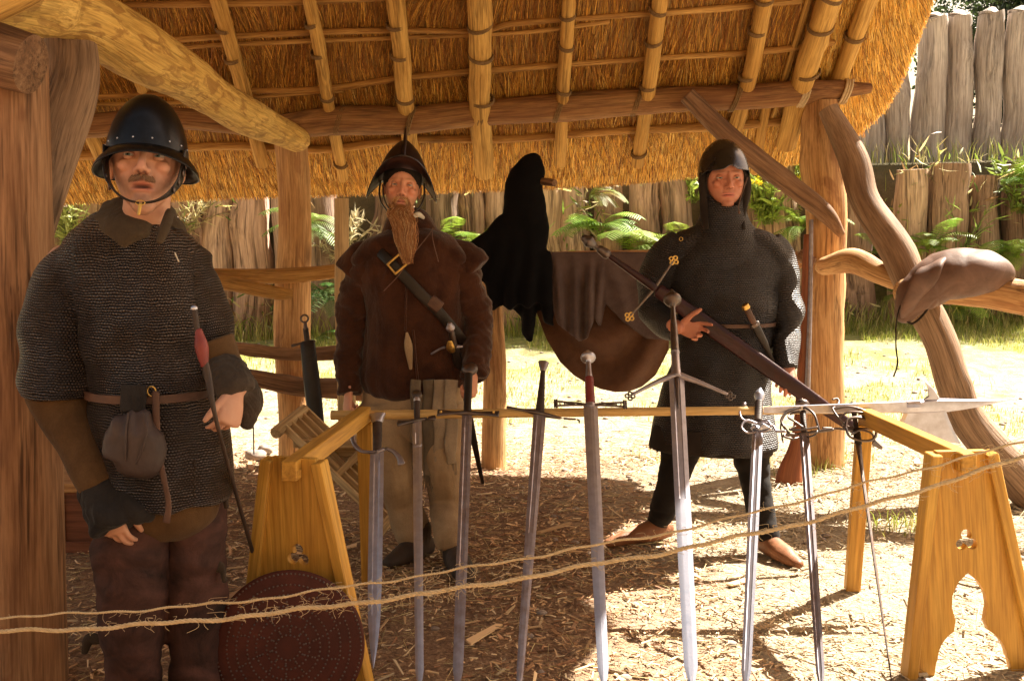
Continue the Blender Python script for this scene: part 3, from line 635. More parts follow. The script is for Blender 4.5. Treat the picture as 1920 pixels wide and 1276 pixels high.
# straw strands on the underside
def straws(n, v0, v1, L0, L1, wd, cols, spread, ang=None, lift=.0, x0=-3.7):
    x = rng.uniform(x0, XR, n); v_ = rng.uniform(v0, v1, n); k = np.array([x_ < edge(b)-.005 for x_, b in zip(x, v_)]); x, v_ = x[k], v_[k]; n = len(x)
    y = YE-v_/math.hypot(1, SL); P = np.stack([x, y, rz(x, y)], 1); fan = sm((x-1.75)/.6)*.55
    if ang is not None: fan = fan+ang(x, v_)
    D = DWN+np.outer(rng.normal(0, spread, n)+fan, [1, 0, 0])-NRM*(rng.uniform(0, .10, n))[:, None]; Ls = rng.uniform(L0, L1, n)
    P0_ = P; P = P-NRM*(rng.uniform(-.004, .012, n)+lift)[:, None]
    Ls = np.minimum(Ls, 2*(v_+.012)); Ls = np.maximum(Ls, .03); xe = np.array([edge(b) for b in v_]); Dn = D/np.linalg.norm(D, axis=1)[:, None]; kk = x+np.maximum(0, Dn[:, 0])*Ls*.5 < xe+.012; P, D, Ls, n = P[kk], D[kk], Ls[kk], int(kk.sum()); c = np.array(cols)[rng.integers(0, len(cols), n)]*rng.uniform(.6, 1.3, (n, 1)); P = P-(D/np.linalg.norm(D, axis=1)[:, None])*(Ls*.5)[:, None]; return P, D, Ls, rng.uniform(wd*.6, wd*1.3, n), c
gold = [(.84, .54, .12), (.80, .48, .09), (.72, .40, .065), (.88, .62, .19)]; brn = [(.60, .30, .045), (.42, .18, .025), (.70, .38, .065), (.24, .085, .014), (.34, .13, .022)]
mb = MB()
strands(mb, *straws(42000, 0.0, 1.95, .10, .26, .0042, brn, .13, lambda x, v: .35*sn(np.stack([np.floor(x/.33)*3.1, np.floor(v/.27)*2.7, 0*x], 1), 6, 1.)))
strands(mb, *straws(26000, .03, .42, .05, .11, .0046, gold, .05))
strands(mb, *straws(9000, .4, .9, .05, .2, .0042, gold+brn, .12))
# verge field on the right, beyond the last rafter
x = 0
Pv, Dv, Lv, wv_, cv = straws(15000, .0, 1.95, .08, .2, .0044, gold, .08, x0=1.72); strands(mb, Pv, Dv, Lv, wv_, cv)
# cut ends along the eave and the verge
n = 16000; x = rng.uniform(-3.8, XR-.2, n); v_ = rng.uniform(-.02, .02, n)
P = np.stack([x, np.full(n, YE)+rng.uniform(-.03, .015, n), fe(x)], 1)+NRM*rng.uniform(-.004, .11, n)[:, None]; D = DWN+rng.normal(0, .07, (n, 3)); 
strands(mb, P-D*.08, D, rng.uniform(.06, .092, n), rng.uniform(.003, .006, n), np.array(gold)[rng.integers(0, 4, n)]*rng.uniform(.55, 1.25, (n, 1)))
n = 16000; v_ = rng.uniform(0, 2.1, n)**1.0; x = np.array([edge(b) for b in v_]); y = YE-v_/math.hypot(1, SL); P = np.stack([x-.03, y, rz(x, y)], 1)+NRM*rng.uniform(-.006, .16, n)[:, None]
D = DWN*.7+np.array([.75, 0, 0])+rng.normal(0, .09, (n, 3)); strands(mb, P-D*.06, D, rng.uniform(.07, .125, n), rng.uniform(.003, .006, n), np.array(gold)[rng.integers(0, 4, n)]*rng.uniform(.55, 1.25, (n, 1)))
o = obj('straw', mb, M_['straw'], shed, recalc=False, smooth=False); o['kind'] = 'stuff'
# rafters
def on(px, py, off=0.0):
    """point on a plane OFF below the roof underside, on the sight line of (px,py)"""
    lo, hi = 2.5, 7.5
    for _ in range(50):
        m = (lo+hi)/2; p = W(px, py, m)
        if p[2] > float(rz(p[0], m))-off*1.345: hi = m
        else: lo = m
    return W(px, py, (lo+hi)/2)
lash_n = 0
def lash(parent, c, d, r, turns=3, mat='tie_r', w_=.006, skew=0.):
    mb = MB(); M = frame_from(d, (1, 0, 0)); P = []; m = turns*14
    for k in range(m+1):
        a = k/14*2*math.pi; P.append(np.array(c)+M@np.array([math.cos(a)*(r+w_*.7), math.sin(a)*(r+w_*.7), (k/m-.5)*turns*w_*1.9+skew*r*math.cos(a)]))
    tube(mb, P, w_, n=6, sub=1, cap='round'); return obj('lashing', mb, M_[mat], parent)
RAF = [(190, 300, .036), (268, 170, .030), (492, 308, .040), (644, 335, .033), (772, 300, .046), (908, 325, .060), (1050, 308, .036), (1195, 308, .040), (1372, 268, .042), (1474, 272, .062)]
for k, (px, py, r) in enumerate(RAF):
    b = on(px, py, r+.05); ru = r*1.05
    dx = {0: -.03, 2: -.04, 3: -.05, 4: -.02, 9: .02}.get(k, 0); ytop = YR+.15
    top = np.array([b[0]+dx, ytop, float(rz(b[0]+dx, ytop))-(r+.05)*1.345]); mid = b*.6+top*.4
    mid = mid+np.array([rng.normal(0, .012), 0, 0]); low = b
    mb = MB(); pts = [low, low*.8+top*.2+[rng.normal(0, .008), 0, 0], mid, top]; tube(mb, pts, [r, ru, ru, ru*1.1], n=16, sub=8, rough=.07, rf=9, cap='flat')
    ro = obj('rafter', mb, M_['rafter'], shed, autos=50); d = top-low; d /= np.linalg.norm(d)
    for yb in (6.58, 6.19, 5.96, 5.81):
        t_ = (yb-low[1])/(top[1]-low[1])
        if 0.03 < t_ < .9: lash(ro, low+(top-low)*t_, d, ru*1.02, 3, w_=.0042, skew=rng.uniform(-.3, .3))
# last rafter on the right, its foot ending at the wall plate
b = on(1572, 150, .05); top = np.array([b[0]+.06, YR+.15, float(rz(b[0], YR+.15))-.14]); mb = MB(); tube(mb, [b-(top-b)*.06, b*.6+top*.4+[.01, 0, 0], top], [.048, .05, .055], n=16, sub=8, rough=.05, cap='flat'); ro = obj('rafter', mb, M_['rafter'], shed, autos=50)
for t_ in (.13, .42): lash(ro, b+(top-b)*t_, top-b, .052, 3, w_=.0045)
# thin sticks behind the right rafters
for a, c_, r in (((1525, -30), (1450, 215), .018), ((1440, 180), (1415, 320), .03)):
    p0, p1 = on(*a, .02), on(*c_, .02); mb = MB(); tube(mb, [p0, (p0+p1)/2, p1], r, n=10, rough=.05); obj('rafter', mb, M_['rafter'], shed)
# battens
def batten(rows, r, ex=0, off=.018):
    pts = [on(px, py, off) for px, py in rows]; pts = [p+[0, 0, rng.normal(0, .004)] for p in pts]; mb = MB(); tube(mb, pts, np.array([r*rng.uniform(.85, 1.15) for _ in pts]), n=12, sub=6, rough=.07, rf=10); obj('batten', mb, M_['batten'], shed)
batten([(-60, 305), (180, 290), (420, 275), (600, 278), (760, 262), (950, 262), (1150, 246), (1350, 236), (1470, 228)], .026)
batten([(-60, 185), (200, 182), (420, 170), (600, 168), (760, 146), (950, 130), (1200, 112), (1420, 96), (1560, 80)], .018)
batten([(60, 196), (300, 194), (560, 176), (640, 170)], .013)
batten([(-60, 90), (200, 82), (400, 70), (600, 58), (740, 55), (900, 58), (960, 45), (1080, 38), (1300, 20), (1500, 2)], .017)
batten([(0, 110), (330, 92), (560, 78), (760, 72), (980, 60), (1140, 44)], .013)
batten([(200, 10), (500, 2), (760, -6), (1000, -20)], .017)
batten([(-60, 0), (200, -30), (600, -50), (1000, -75), (1400, -100)], .017)
batten([(-60, -90), (600, -130), (1400, -180)], .018)
# wall plates
def plog(name, pts, rad, mat, n=20, rough=.07, rf=4, cap='flat', parent=shed, sub=8, autos=50):
    mb = MB(); tube(mb, pts, rad, n=n, sub=sub, rough=rough, rf=rf, cap=cap); return obj(name, mb, M_[mat], parent, autos=autos)
YP = 6.30
wp = plog('wall_plate', [W(525, 238, YP), W(640, 226, YP), W(760, 226, YP), W(900, 212, YP), W(1060, 200, YP), W(1250, 188, YP), W(1400, 182, YP), W(1520, 172, YP), W(1632, 165, YP)], [.07, .085, .078, .075, .080, .075, .075, .070, .030], 'plate')
plog('wall_plate', [W(-150, 238, YP-.05), W(160, 236, YP-.05), W(300, 222, YP-.05), W(440, 232, YP-.05), W(560, 246, YP-.05)], [.065, .07, .06, .062, .06], 'plate')
for px, py, mat in [(908, 212, 'tie_r'), (1050, 202, 'tie_r'), (1195, 190, 'tie_r'), (1380, 182, 'tie_r'), (1508, 178, 'rope'), (1585, 172, 'rope'), (640, 226, 'tie_r'), (772, 226, 'tie_r')]:
    p = W(px, py, YP); lash(wp, p, (1, 0, -.03), .080 if px < 1500 else .062, 3, mat, .0055 if mat == 'tie_r' else .008, skew=.35)
# posts
plog('post', [W(545, 262, 6.38), W(552, 420, 6.38), W(548, 600, 6.38), W(550, 760, 6.38), W(548, 885, 6.38)], [.098, .095, .105, .09, .085], 'post', rough=.09)
plog('post', [W(1538, 190, 6.35), W(1542, 300, 6.35), W(1550, 420, 6.35), W(1546, 600, 6.35), W(1549, 760, 6.35), W(1548, 885, 6.35)], [.10, .125, .115, .11, .108, .118], 'post', rough=.08)
plog('post', [W(18, 105, 3.22), W(24, 400, 3.22), W(34, 700, 3.22), W(38, 1000, 3.22), W(46, 1400, 3.22)], [.105, .115, .122, .133, .135], 'postd', n=30, rough=.06, rf=2.5, sub=14)
plog('post', [W(640, 372, 6.0), W(642, 560, 6.0), W(648, 700, 6.0), W(712, 890+20, 6.0)*0+W(655, 905, 6.0)], [.04, .042, .05, .06], 'pale', rough=.1)
plog('post', [W(925, 905, 6.3), W(928, 700, 6.3), W(922, 560, 6.3), W(940, 450, 6.3), W(985, 350, 6.3), W(992, 305, 6.3)], [.075, .07, .065, .055, .04, .035], 'post', rough=.1)
plog('peg', [W(960, 322, 6.25), W(1008, 338, 6.1), W(1040, 343, 6.0)], [.024, .022, .02], 'barkp', n=12)
# ties and braces
plog('tie_beam', [W(-60, -25, 3.1), W(60, 0, 3.45), W(150, 28, 3.7), W(260, 95, 4.1), W(350, 148, 4.6), W(430, 200, 5.1), W(500, 236, 5.7), W(558, 262, 6.15)], [.12, .112, .10, .112, .10, .098, .088, .072], 'tie', n=26, rough=.11, rf=4, cap='round')
plog('brace', [W(128, 40, 3.75), W(135, 150, 3.65), W(105, 260, 3.5), W(80, 370, 3.38), W(70, 440, 3.3)], [.082, .084, .085, .07, .05], 'greyw', n=22)
plog('wall_plate', [W(-260, 60, 3.05), W(-80, 85, 3.12), W(58, 122, 3.1)], [.10, .095, .085], 'barkp', n=20)
plog('rafter', [W(-40, 20, 2.95), W(60, -30, 3.05), W(150, -110, 3.2)], [.05, .05, .05], 'rafter')
plog('brace', [W(1288, 178, 6.12), W(1370, 258, 6.12), W(1470, 338, 6.12), W(1545, 398, 6.12), W(1578, 440, 6.14)], [.05, .06, .058, .05, .022], 'barkp', n=18, rough=.08)
plog('brace', [W(1552, 205, 6.15), W(1600, 300, 6.05), W(1622, 380, 5.95), W(1680, 470, 5.8), W(1716, 545, 5.7), W(1762, 640, 5.6), W(1815, 780, 5.5), W(1905, 890, 5.4), W(2000, 985, 5.3)], [.06, .085, .08, .09, .088, .085, .088, .10, .11], 'greyw', n=22, rough=.12, rf=4)
# rails
def rail(pts, r, mat='post', **k): return plog('rail', pts, r, mat, n=16, rough=.09, **k)
rail([W(330, 512, 6.28), W(440, 516, 6.26), W(520, 518, 6.22), W(600, 512, 6.2), W(700, 500, 6.2)], [.035, .037, .045, .04, .045], 'batten')
rail([W(300, 518, 6.12), W(420, 530, 6.12), W(510, 548, 6.12), W(548, 552, 6.15)], [.036, .04, .042, .03], 'batten')
rail([W(300, 645, 6.22), W(440, 652, 6.22), W(540, 664, 6.22), W(640, 660, 6.2), W(700, 655, 6.2)], [.036, .037, .037, .045, .045], 'barkp')
rail([W(300, 685, 6.18), W(460, 706, 6.18), W(560, 724, 6.18), W(640, 728, 6.2), W(720, 738, 6.2)], [.045, .05, .055, .06, .06], 'barkp')
rail([W(700, 520, 6.3), W(900, 505, 6.32), W(1040, 486, 6.34), W(1240, 482, 6.34), W(1400, 484, 6.34), W(1540, 488, 6.34)], [.04, .04, .042, .045, .045, .05], 'post')
rail([W(1545, 500, 6.15), W(1600, 490, 6.05), W(1650, 512, 5.9), W(1700, 530, 5.8), W(1730, 538, 5.72)], [.05, .07, .062, .06, .05], 'post', cap='round')
rail([W(1700, 548, 5.62), W(1780, 545, 5.55), W(1860, 548, 5.45), W(1960, 566, 5.3), W(2100, 580, 5.1)], [.07, .072, .085, .09, .09], 'post', cap='round')
plog('rail', [W(1500, 478, 6.25), W(1525, 492, 6.2)], [.04, .03], 'barkp')
# ---------------------------------------------------------------- trestles
def panel_mesh(outline, holes, th, name='panel'):
    cu = bpy.data.curves.new(name, 'CURVE'); cu.dimensions = '2D'; cu.fill_mode = 'BOTH'; cu.extrude = th/2; cu.bevel_depth = .002; cu.bevel_resolution = 1
    for pts in [outline]+holes:
        s = cu.splines.new('POLY'); s.points.add(len(pts)-1); s.use_cyclic_u = True
        for p, (x, y) in zip(s.points, pts): p.co = (x, y, 0, 1)
    o = bpy.data.objects.new('tmp', cu); col.objects.link(o); bpy.context.view_layer.update()
    me = bpy.data.meshes.new_from_object(o, depsgraph=bpy.context.evaluated_depsgraph_get()); bpy.data.objects.remove(o); bpy.data.curves.remove(cu); me.name = name; me.materials.clear(); return me
def arc(cx, cy, r, a0, a1, n=14): return [(cx+r*math.cos(R(a0+(a1-a0)*k/n)), cy+r*math.sin(R(a0+(a1-a0)*k/n))) for k in range(n+1)]
def trefoil(cx, cy, r):
    out = []; d = r*.60; q = r*.56
    for k in range(60):
        a = k/60*2*math.pi; best = 0
        for c in (90, 210, 330):
            b = a-R(c); disc = q*q-(d*math.sin(b))**2
            if disc > 0 and math.cos(b) > -.2: best = max(best, d*math.cos(b)+math.sqrt(disc))
        best = max(best, r*.45); out.append((cx+best*math.cos(a), cy+best*math.sin(a)))
    return out[::-1]
def trestle(label, ctop, zt, rear, hw0, hw1, tref_z, lean=0.0, yaw=0.0, slant=0.):
    """ctop: (x,y) of the panel; rear: (x,y) of the rear leg"""
    th = thing('trestle_stand', label, 'trestle', (ctop[0], ctop[1], 0), 'wooden trestles carrying the weapon pole')
    z0 = .0; hw = lambda z: hw1+(hw0-hw1)*z/zt
    out = [(-hw(zt), zt), (-hw1, 0)]
    out += [(-hw1+.075, 0), (-hw1+.085, .03)]
    out += [(-.125, .115)]+arc(-.0, .06, .135, 168, 112, 8)+[]
    og = [(-.052, .19), (-.062, .235), (-.058, .275), (-.035, .32), (0, .352), (.035, .32), (.058, .275), (.062, .235), (.052, .19)]
    out = [(-hw(zt), zt), (-hw1, 0), (-hw1+.07, 0), (-hw1+.08, .05)]+[(x, y) for x, y in arc(-.0, .05, hw1-.085, 175, 120, 8)]+og+[(x, y) for x, y in arc(0, .05, hw1-.085, 60, 5, 8)]+[(hw1-.08, .05), (hw1-.07, 0), (hw1, 0), (hw(zt), zt)]
    me = panel_mesh(out, [trefoil(0, tref_z, .034)], .022)
    v = getv(me); setlc(me, np.stack([v[:, 0], v[:, 2], v[:, 1]], 1)+rng.uniform(-5, 5, 3))
    # tip the panel upright: local (x,y)->(x,z)
    cy_, sy_ = math.cos(yaw), math.sin(yaw)
    def place(p):
        x, zz, d = p[:, 0]+slant*(zt-p[:, 1])/zt, p[:, 1], p[:, 2]; d = d+lean*(zz-zt)
        return np.stack([x*cy_-d*sy_, x*sy_+d*cy_, zz], 1)
    putv(me, place(v)); po = obj('panel', me, M_['oak'], th); sharp(me, 40)
    org = np.array([ctop[0], ctop[1], 0])
    for s in (-1, 1):
        a = place(np.array([[s*(hw(zt)+.012), zt-.005, -.008], [s*(hw1+.012), .003, -.008]]))+org; mb = MB(); beam(mb, a[0], a[1], .036, .055, (cy_, sy_, 0), .003); obj('edge_batten', mb, M_['oak'], th, smooth=False)
    r = np.array([rear[0], rear[1], 0]); top = place(np.array([[0, zt-.028, 0]]))[0]+org
    mb = MB(); beam(mb, top+(top-(r+[0, 0, zt-.03]))*.05, r+[0, 0, zt-.03], .048, .06, (1, 0, 0), .003, ext=.04); obj('top_bar', mb, M_['oak'], th, smooth=False)
    mb = MB(); beam(mb, r+[0, .015, zt-.062], r+[.0, .09, .002], .058, .038, (1, 0, 0), .003); obj('rear_leg', mb, M_['oak'], th, smooth=False)
    mb = MB(); e = (r-org)/np.linalg.norm(r-org); box(mb, top-[0, .034, .012], (.05, .035, .034), bev=.006); obj('tenon', mb, M_['oak'], th, smooth=False)
    return th
trestle('left trestle with small trefoil cut-out, leather shield leaning on it', (-.655, 3.16), .745, (-.572, 4.06), .070, .198, .44, lean=-.06, yaw=R(-14), slant=.0)
trestle('right trestle with trefoil and ogee cut-outs standing in full sun', (1.392, 3.26), .745, (1.352, 4.02), .078, .205, .455, lean=-.06, yaw=R(6), slant=.10)
# ---------------------------------------------------------------- shield
sc = np.array([W(543, 1240, 3.0)[0], 3.0, .222]); sh = thing('round_shield', 'round dark brown leather shield studded in rings, leaning on the left trestle', 'shield', (sc[0], sc[1], 0))
Ms = frame_from([.05, -1, .17], (1, 0, 0)); mb = MB(); n = 72; rs = [0, .03, .06, .09, .12, .15, .18, .2, .214, .219, .219, .2, .1, 0]; hs = [.022, .0225, .0215, .020, .018, .015, .011, .008, .006, .002, -.006, -.004, .004, .006]
V = []; Q = []
for r, h in zip(rs, hs):
    for k in range(n): a = k*2*math.pi/n; V.append([max(r, .0005)*math.cos(a), max(r, .0005)*math.sin(a), h])
for i_ in range(len(rs)-1):
    for k in range(n): Q.append([i_*n+k, i_*n+(k+1) % n, (i_+1)*n+(k+1) % n, (i_+1)*n+k])
V = np.array(V); mb.add(V@Ms.T+sc, Q, None, V); obj('leather_face', mb, M_['shield'], sh)
mb = MB()
def stud(r, a):
    h = np.interp(r, rs[:9], hs[:9]); p = np.array([r*math.cos(a), r*math.sin(a), h]); ell(mb, Ms@p+sc, (.0034, .0034, .0026), Ms, n=7, m=5)
for r in (.209, .178, .150, .118, .092, .062, .036): 
    nn = int(2*math.pi*r/.0125); [stud(r, k*2*math.pi/nn) for k in range(nn)]
for k in range(10):
    for r in (.046, .052, .075, .083, .104, .130, .140, .162): stud(r, k*.628+.1+r*2)
o = obj('stud_pattern', mb, M_['iron'], sh)
# ---------------------------------------------------------------- halberd on the trestles
YH = 4.06
hz = .772
hb = thing('halberd', 'long halberd lying across both trestles as the rack pole', 'halberd', W(1200, 773, YH))
a, b = W(621, 778, YH), W(1700, 766, YH)
mb = MB(); tube(mb, [a, a*.6+b*.4, b], [.0185, .0175, .016], n=8, sub=4, cap='flat', rough=.02); obj('shaft', mb, M_['shaft'], hb, autos=50)
d = (b-a)/np.linalg.norm(b-a)
def Hp(px, py, dy=0): return W(px, py, YH+dy)
def plate(parent, pts, th, mat, name, dy=0., Yb=None, bev=True):
    """flat plate outlined in the plane facing the viewer at depth YH+dy; pts are metres-true points W()"""
    P = np.array(pts); c = P.mean(0); n = len(P); mb = MB(); P0 = P+[0, -th/2, 0]; P1 = P+[0, th/2, 0]; ci = (P-c)*.86+c
    V = np.vstack([P, ci+[0, -th/2, 0], ci+[0, th/2, 0], [c+[0, -th/2, 0]], [c+[0, th/2, 0]]]); q = []; t_ = []
    for k in range(n):
        k2 = (k+1) % n; q += [[k, k2, n+k2, n+k], [k2, k, 2*n+k, 2*n+k2]]; t_ += [[n+k, n+k2, 3*n], [2*n+k2, 2*n+k, 3*n+1]]
    mb.add(V, q, t_); return obj(name, mb, M_[mat], parent, smooth=False)
plate(hb, [Hp(1432, 762, -.02), Hp(1560, 757, -.02), Hp(1700, 752, -.02), Hp(1700, 772, -.02), Hp(1560, 774, -.02), Hp(1432, 774, -.02)], .005, 'steel', 'langet')
mb = MB(); tube(mb, [Hp(1690, 763), Hp(1720, 762), Hp(1762, 760), Hp(1830, 756), Hp(1886, 750)], [(.024, .02), (.026, .02), (.028, .012), (.016, .007), (.002, .002)], n=8, sub=4, side=(0, 0, 1), cap='flat'); obj('spike', mb, M_['steel'], hb, autos=30)
plate(hb, [Hp(1698, 764), Hp(1770, 760), Hp(1778, 782), Hp(1788, 806), Hp(1802, 832), Hp(1770, 828), Hp(1730, 822), Hp(1690, 812), Hp(1672, 800), Hp(1690, 784)], .007, 'steel', 'axe_blade')
plate(hb, [Hp(1722, 756), Hp(1740, 744), Hp(1740, 728), Hp(1733, 712), Hp(1750, 728), Hp(1762, 746), Hp(1764, 756)], .006, 'steel', 'fluke')
plate(hb, [Hp(1698, 752, -.005), Hp(1726, 750, -.005), Hp(1726, 757, -.005), Hp(1698, 760, -.005)], .022, 'steeld', 'socket_plate')
for px in (735-95, 1000, 1180, 1540, 1622): 
    lash(hb, Hp(px, 774-(px-621)*.0111), (1, 0, 0), .0185, 3, 'rope', .0016, skew=rng.uniform(.3, .9))
# ---------------------------------------------------------------- swords
class Sw:
    def __init__(s, name, label, guard, tip_px, tip_row=1300, Yg=3.99, cat='sword', group='swords leaning on the rack pole', tip=None, guard_p=None, facing=(0, -1, .0)):
        s.g = W(guard[0], guard[1], Yg) if guard_p is None else np.array(guard_p); s.t = G(tip_px, tip_row) if tip is None else np.array(tip)
        s.a = s.t-s.g; s.L = np.linalg.norm(s.a); s.a /= s.L
        n = np.array(facing, float); n = n-(n@s.a)*s.a; s.n = n/np.linalg.norm(n); s.u = np.cross(s.a, s.n); 
        if s.u[0] < 0: s.u = -s.u
        s.o = thing(name, label, cat, s.t, group)
    def p(s, u, a, n=0.): return s.g+s.u*u+s.a*a+s.n*n
    def P(s, rows): return np.array([s.p(*r) for r in rows])
    def px(s, row, col=None):
        """axis coordinate where the axis crosses a photo row"""
        return None
    def tube(s, name, rows, rad, mat, n=10, sub=5, cap='round', side=None, rough=0): 
        mb = MB(); tube(mb, s.P(rows), rad, n=n, sub=sub, cap=cap, side=s.u if side is None else side, rough=rough); return obj(name, mb, M_[mat], s.o)
    def tubes(s, name, lst, mat, n=8):
        mb = MB()
        for rows, rad in lst: tube(mb, s.P(rows), rad, n=n, sub=6)
        return obj(name, mb, M_[mat], s.o)
    def blade(s, prof, th=.005, full=None, mat='steel', start=0.):
        """prof: [(fraction, half width)], full: (start, end) fraction of a fuller"""
        mb = MB(); m = 26; xs_ = np.linspace(0, 1, m)**.9; V = []; f = np.array(prof)
        for x in xs_:
            h = np.interp(x, f[:, 0], f[:, 1]); t_ = th*(1-.5*x)/2; g = full is not None and full[0] < x < full[1]; gd = .25 if g else 1.
            if h < .002: t_ *= .3
            sec = [(-h, 0), (-h*.42, t_), (-h*.28, t_*gd), (0, t_*gd if full is not None else t_*1.25), (h*.28, t_*gd), (h*.42, t_), (h, 0), (h*.42, -t_), (h*.28, -t_*gd), (0, -t_*gd), (-h*.28, -t_*gd), (-h*.42, -t_)]
            V += [s.p(u, start+x*(s.L-start), n) for u, n in sec]
        k = 12; q = [[i*k+j, i*k+(j+1) % k, (i+1)*k+(j+1) % k, (i+1)*k+j] for i in range(m-1) for j in range(k)]
        V = np.array(V); mb.add(V, q, [[0, j, j+1] for j in range(1, k-1)]+[[(m-1)*k, (m-1)*k+j+1, (m-1)*k+j] for j in range(1, k-1)]); o = obj('blade', mb, M_[mat], s.o); sharp(o.data, 12); return o
    def grip(s, a0, a1, r0, r1, mat='grip', name='grip', flat=.8, wrap=True):
        m = 22; rows = [(0, a0+(a1-a0)*k/m, 0) for k in range(m+1)]; rr = [(r0+(r1-r0)*k/m)*(1+(.06*(k % 2) if wrap else 0)) for k in range(m+1)]
        return s.tube(name, rows, [(x, x*flat) for x in rr], mat, sub=2, n=12, cap='flat')
pm = 502.0  # pixels per metre at the pole
# 1 falchion with knuckle bow
s = Sw('sword', 'broad single-edged falchion with knuckle bow, first from the left on the rack', (707, 846), 700, 1252, Yg=3.93)
s.blade([(0, .026), (.3, .026), (.6, .025), (.8, .021), (.92, .012), (1, .001)], .006, (.02, .75))
s.grip(-.128, -.004, .019, .017, 'grip', flat=.8, wrap=False)
s.tube('pommel', [(0, -.168, 0), (0, -.150, 0), (.0, -.128, 0)], [(.033, .012), (.026, .014), (.020, .016)], 'steel', cap='flat')
s.tube('crossguard', [(-.030, .0, 0), (0, .004, 0), (.030, -.008, 0), (.06, .004, 0), (.084, .035, 0), (.092, .062, 0)], [(.006, .008), (.009, .012), (.007, .009), (.008, .008), (.011, .007), (.014, .005)], 'steeld')
s.tube('knuckle_bow', [(-.028, .0, 0), (-.062, -.010, .0), (-.088, -.045, 0), (-.094, -.09, 0), (-.080, -.125, 0), (-.078, -.155, 0)], [(.006, .006), (.008, .005), (.009, .005), (.009, .005), (.011, .006), (.013, .006)], 'steeld')
# 2 small ring-pommel sword
s = Sw('sword', 'narrow sword with a small disc pommel, second from the left on the rack', (782, 788), 787, Yg=3.99)
s.blade([(0, .0175), (.5, .016), (.93, .0135), (1, .002)], .006, (.01, .12)); s.grip(-.095, -.004, .0125, .011, 'grip')
s.tube('pommel', [(0, -.128, -.008), (0, -.128, .008)], .0195, 'iron', cap='flat', n=20); s.tube('ferrule', [(0, -.108, 0), (0, -.094, 0)], .0125, 'steel', cap='flat')
s.tube('crossguard', [(-.072, .006, 0), (-.03, .004, 0), (0, 0, 0), (.03, -.004, 0), (.066, -.004, 0)], [(.015, .006), (.007, .006), (.009, .009), (.007, .006), (.014, .006)], 'iron')
s.tube('ricasso_collar', [(0, .115, 0), (0, .123, 0)], [(.017, .005)]*2, 'steel', cap='flat')
# 3 great sword with disc pommel
s = Sw('sword', 'long sword with large wheel pommel and flat wide crossguard, third from the left', (876, 776), 857, Yg=4.0)
s.blade([(0, .0195), (.6, .019), (.93, .0165), (1, .002)], .006, (.0, .6), 'steeld'); s.grip(-.20, -.004, .016, .0145, 'blk', wrap=False)
s.tube('pommel', [(.004, -.228, -.012), (.004, -.228, -.006), (.004, -.228, .006), (.004, -.228, .012)], [.024, .030, .030, .024], 'iron', cap='flat', n=24)
s.tube('crossguard', [(-.112, -.004, .004), (-.108, -.004, .004), (-.05, -.003, .004), (0, -.002, .004), (.05, 0, .004), (.116, .002, .004), (.12, .002, .004)], [(.016, .003), (.017, .004), (.009, .005), (.010, .01), (.009, .005), (.016, .004), (.015, .003)], 'iron')
s.tubes('rivet', [([(-.1, -.004, .010), (-.1, -.004, .006)], .006), ([(.1, -.002, .010), (.1, -.002, .006)], .006)], 'brass')
# 4 slim hand-and-a-half
s = Sw('sword', 'dark slender long sword with flared fishtail pommel, fourth from the left', (1012, 775), 972, Yg=4.0)
s.blade([(0, .024), (.4, .020), (.8, .014), (.95, .011), (1, .002)], .006, (.0, .45), 'steeld'); s.grip(-.215, -.004, .0085, .017, 'grip')
s.tube('pommel', [(0, -.262, 0), (0, -.245, 0), (0, -.215, 0)], [(.022, .010), (.019, .011), (.010, .010)], 'steeld', cap='flat')
s.tube('crossguard', [(-.125, -.012, 0), (-.06, -.007, 0), (0, 0, 0), (.08, .010, 0), (.145, .008, 0), (.152, .022, 0)], [(.007, .004), (.006, .005), (.010, .012), (.005, .005), (.004, .004), (.003, .003)], 'iron')
# 5 ball pommel, red grip
s = Sw('sword', 'broad sword with a ball pommel and red leather grip, fifth from left', (1107, 757), 1133, Yg=3.99)
s.blade([(0, .027), (.5, .023), (.93, .017), (1, .002)], .0075); s.grip(-.128, -.004, .0165, .018, 'redgrip'); s.tube('neck', [(0, -.215, 0), (0, -.17, 0), (0, -.13, 0)], [.010, .0105, .0135], 'steeld')
s.tube('pommel', [(0, -.252, 0), (0, -.238, 0), (0, -.222, 0), (0, -.210, 0)], [.012, .028, .028, .012], 'steel', n=16)
q = []
for sg in (-1, 1):
    q += [([(sg*.0, .004, 0), (sg*.05, -.004, 0), (sg*.125, -.010, 0)], .004), ([(sg*.0, .008, 0), (sg*.05, .006, 0), (sg*.125, .010, 0)], .004), ([(sg*.128, -.016, 0), (sg*.128, .016, 0)], .005), ([(sg*.136, -.018, 0), (sg*.136, .018, 0)], .003)]
    q += [([(sg*(.107+.009*math.cos(a)), .009*math.sin(a), 0) for a in np.linspace(0, 6.28, 9)], .0022), ([(sg*.06, 0, 0), (sg*.098, 0, 0)], .002)]
s.tubes('crossguard', q, 'iron'); s.tube('guard_block', [(0, -.008, 0), (0, .014, 0)], [(.018, .012)]*2, 'steeld', cap='flat')
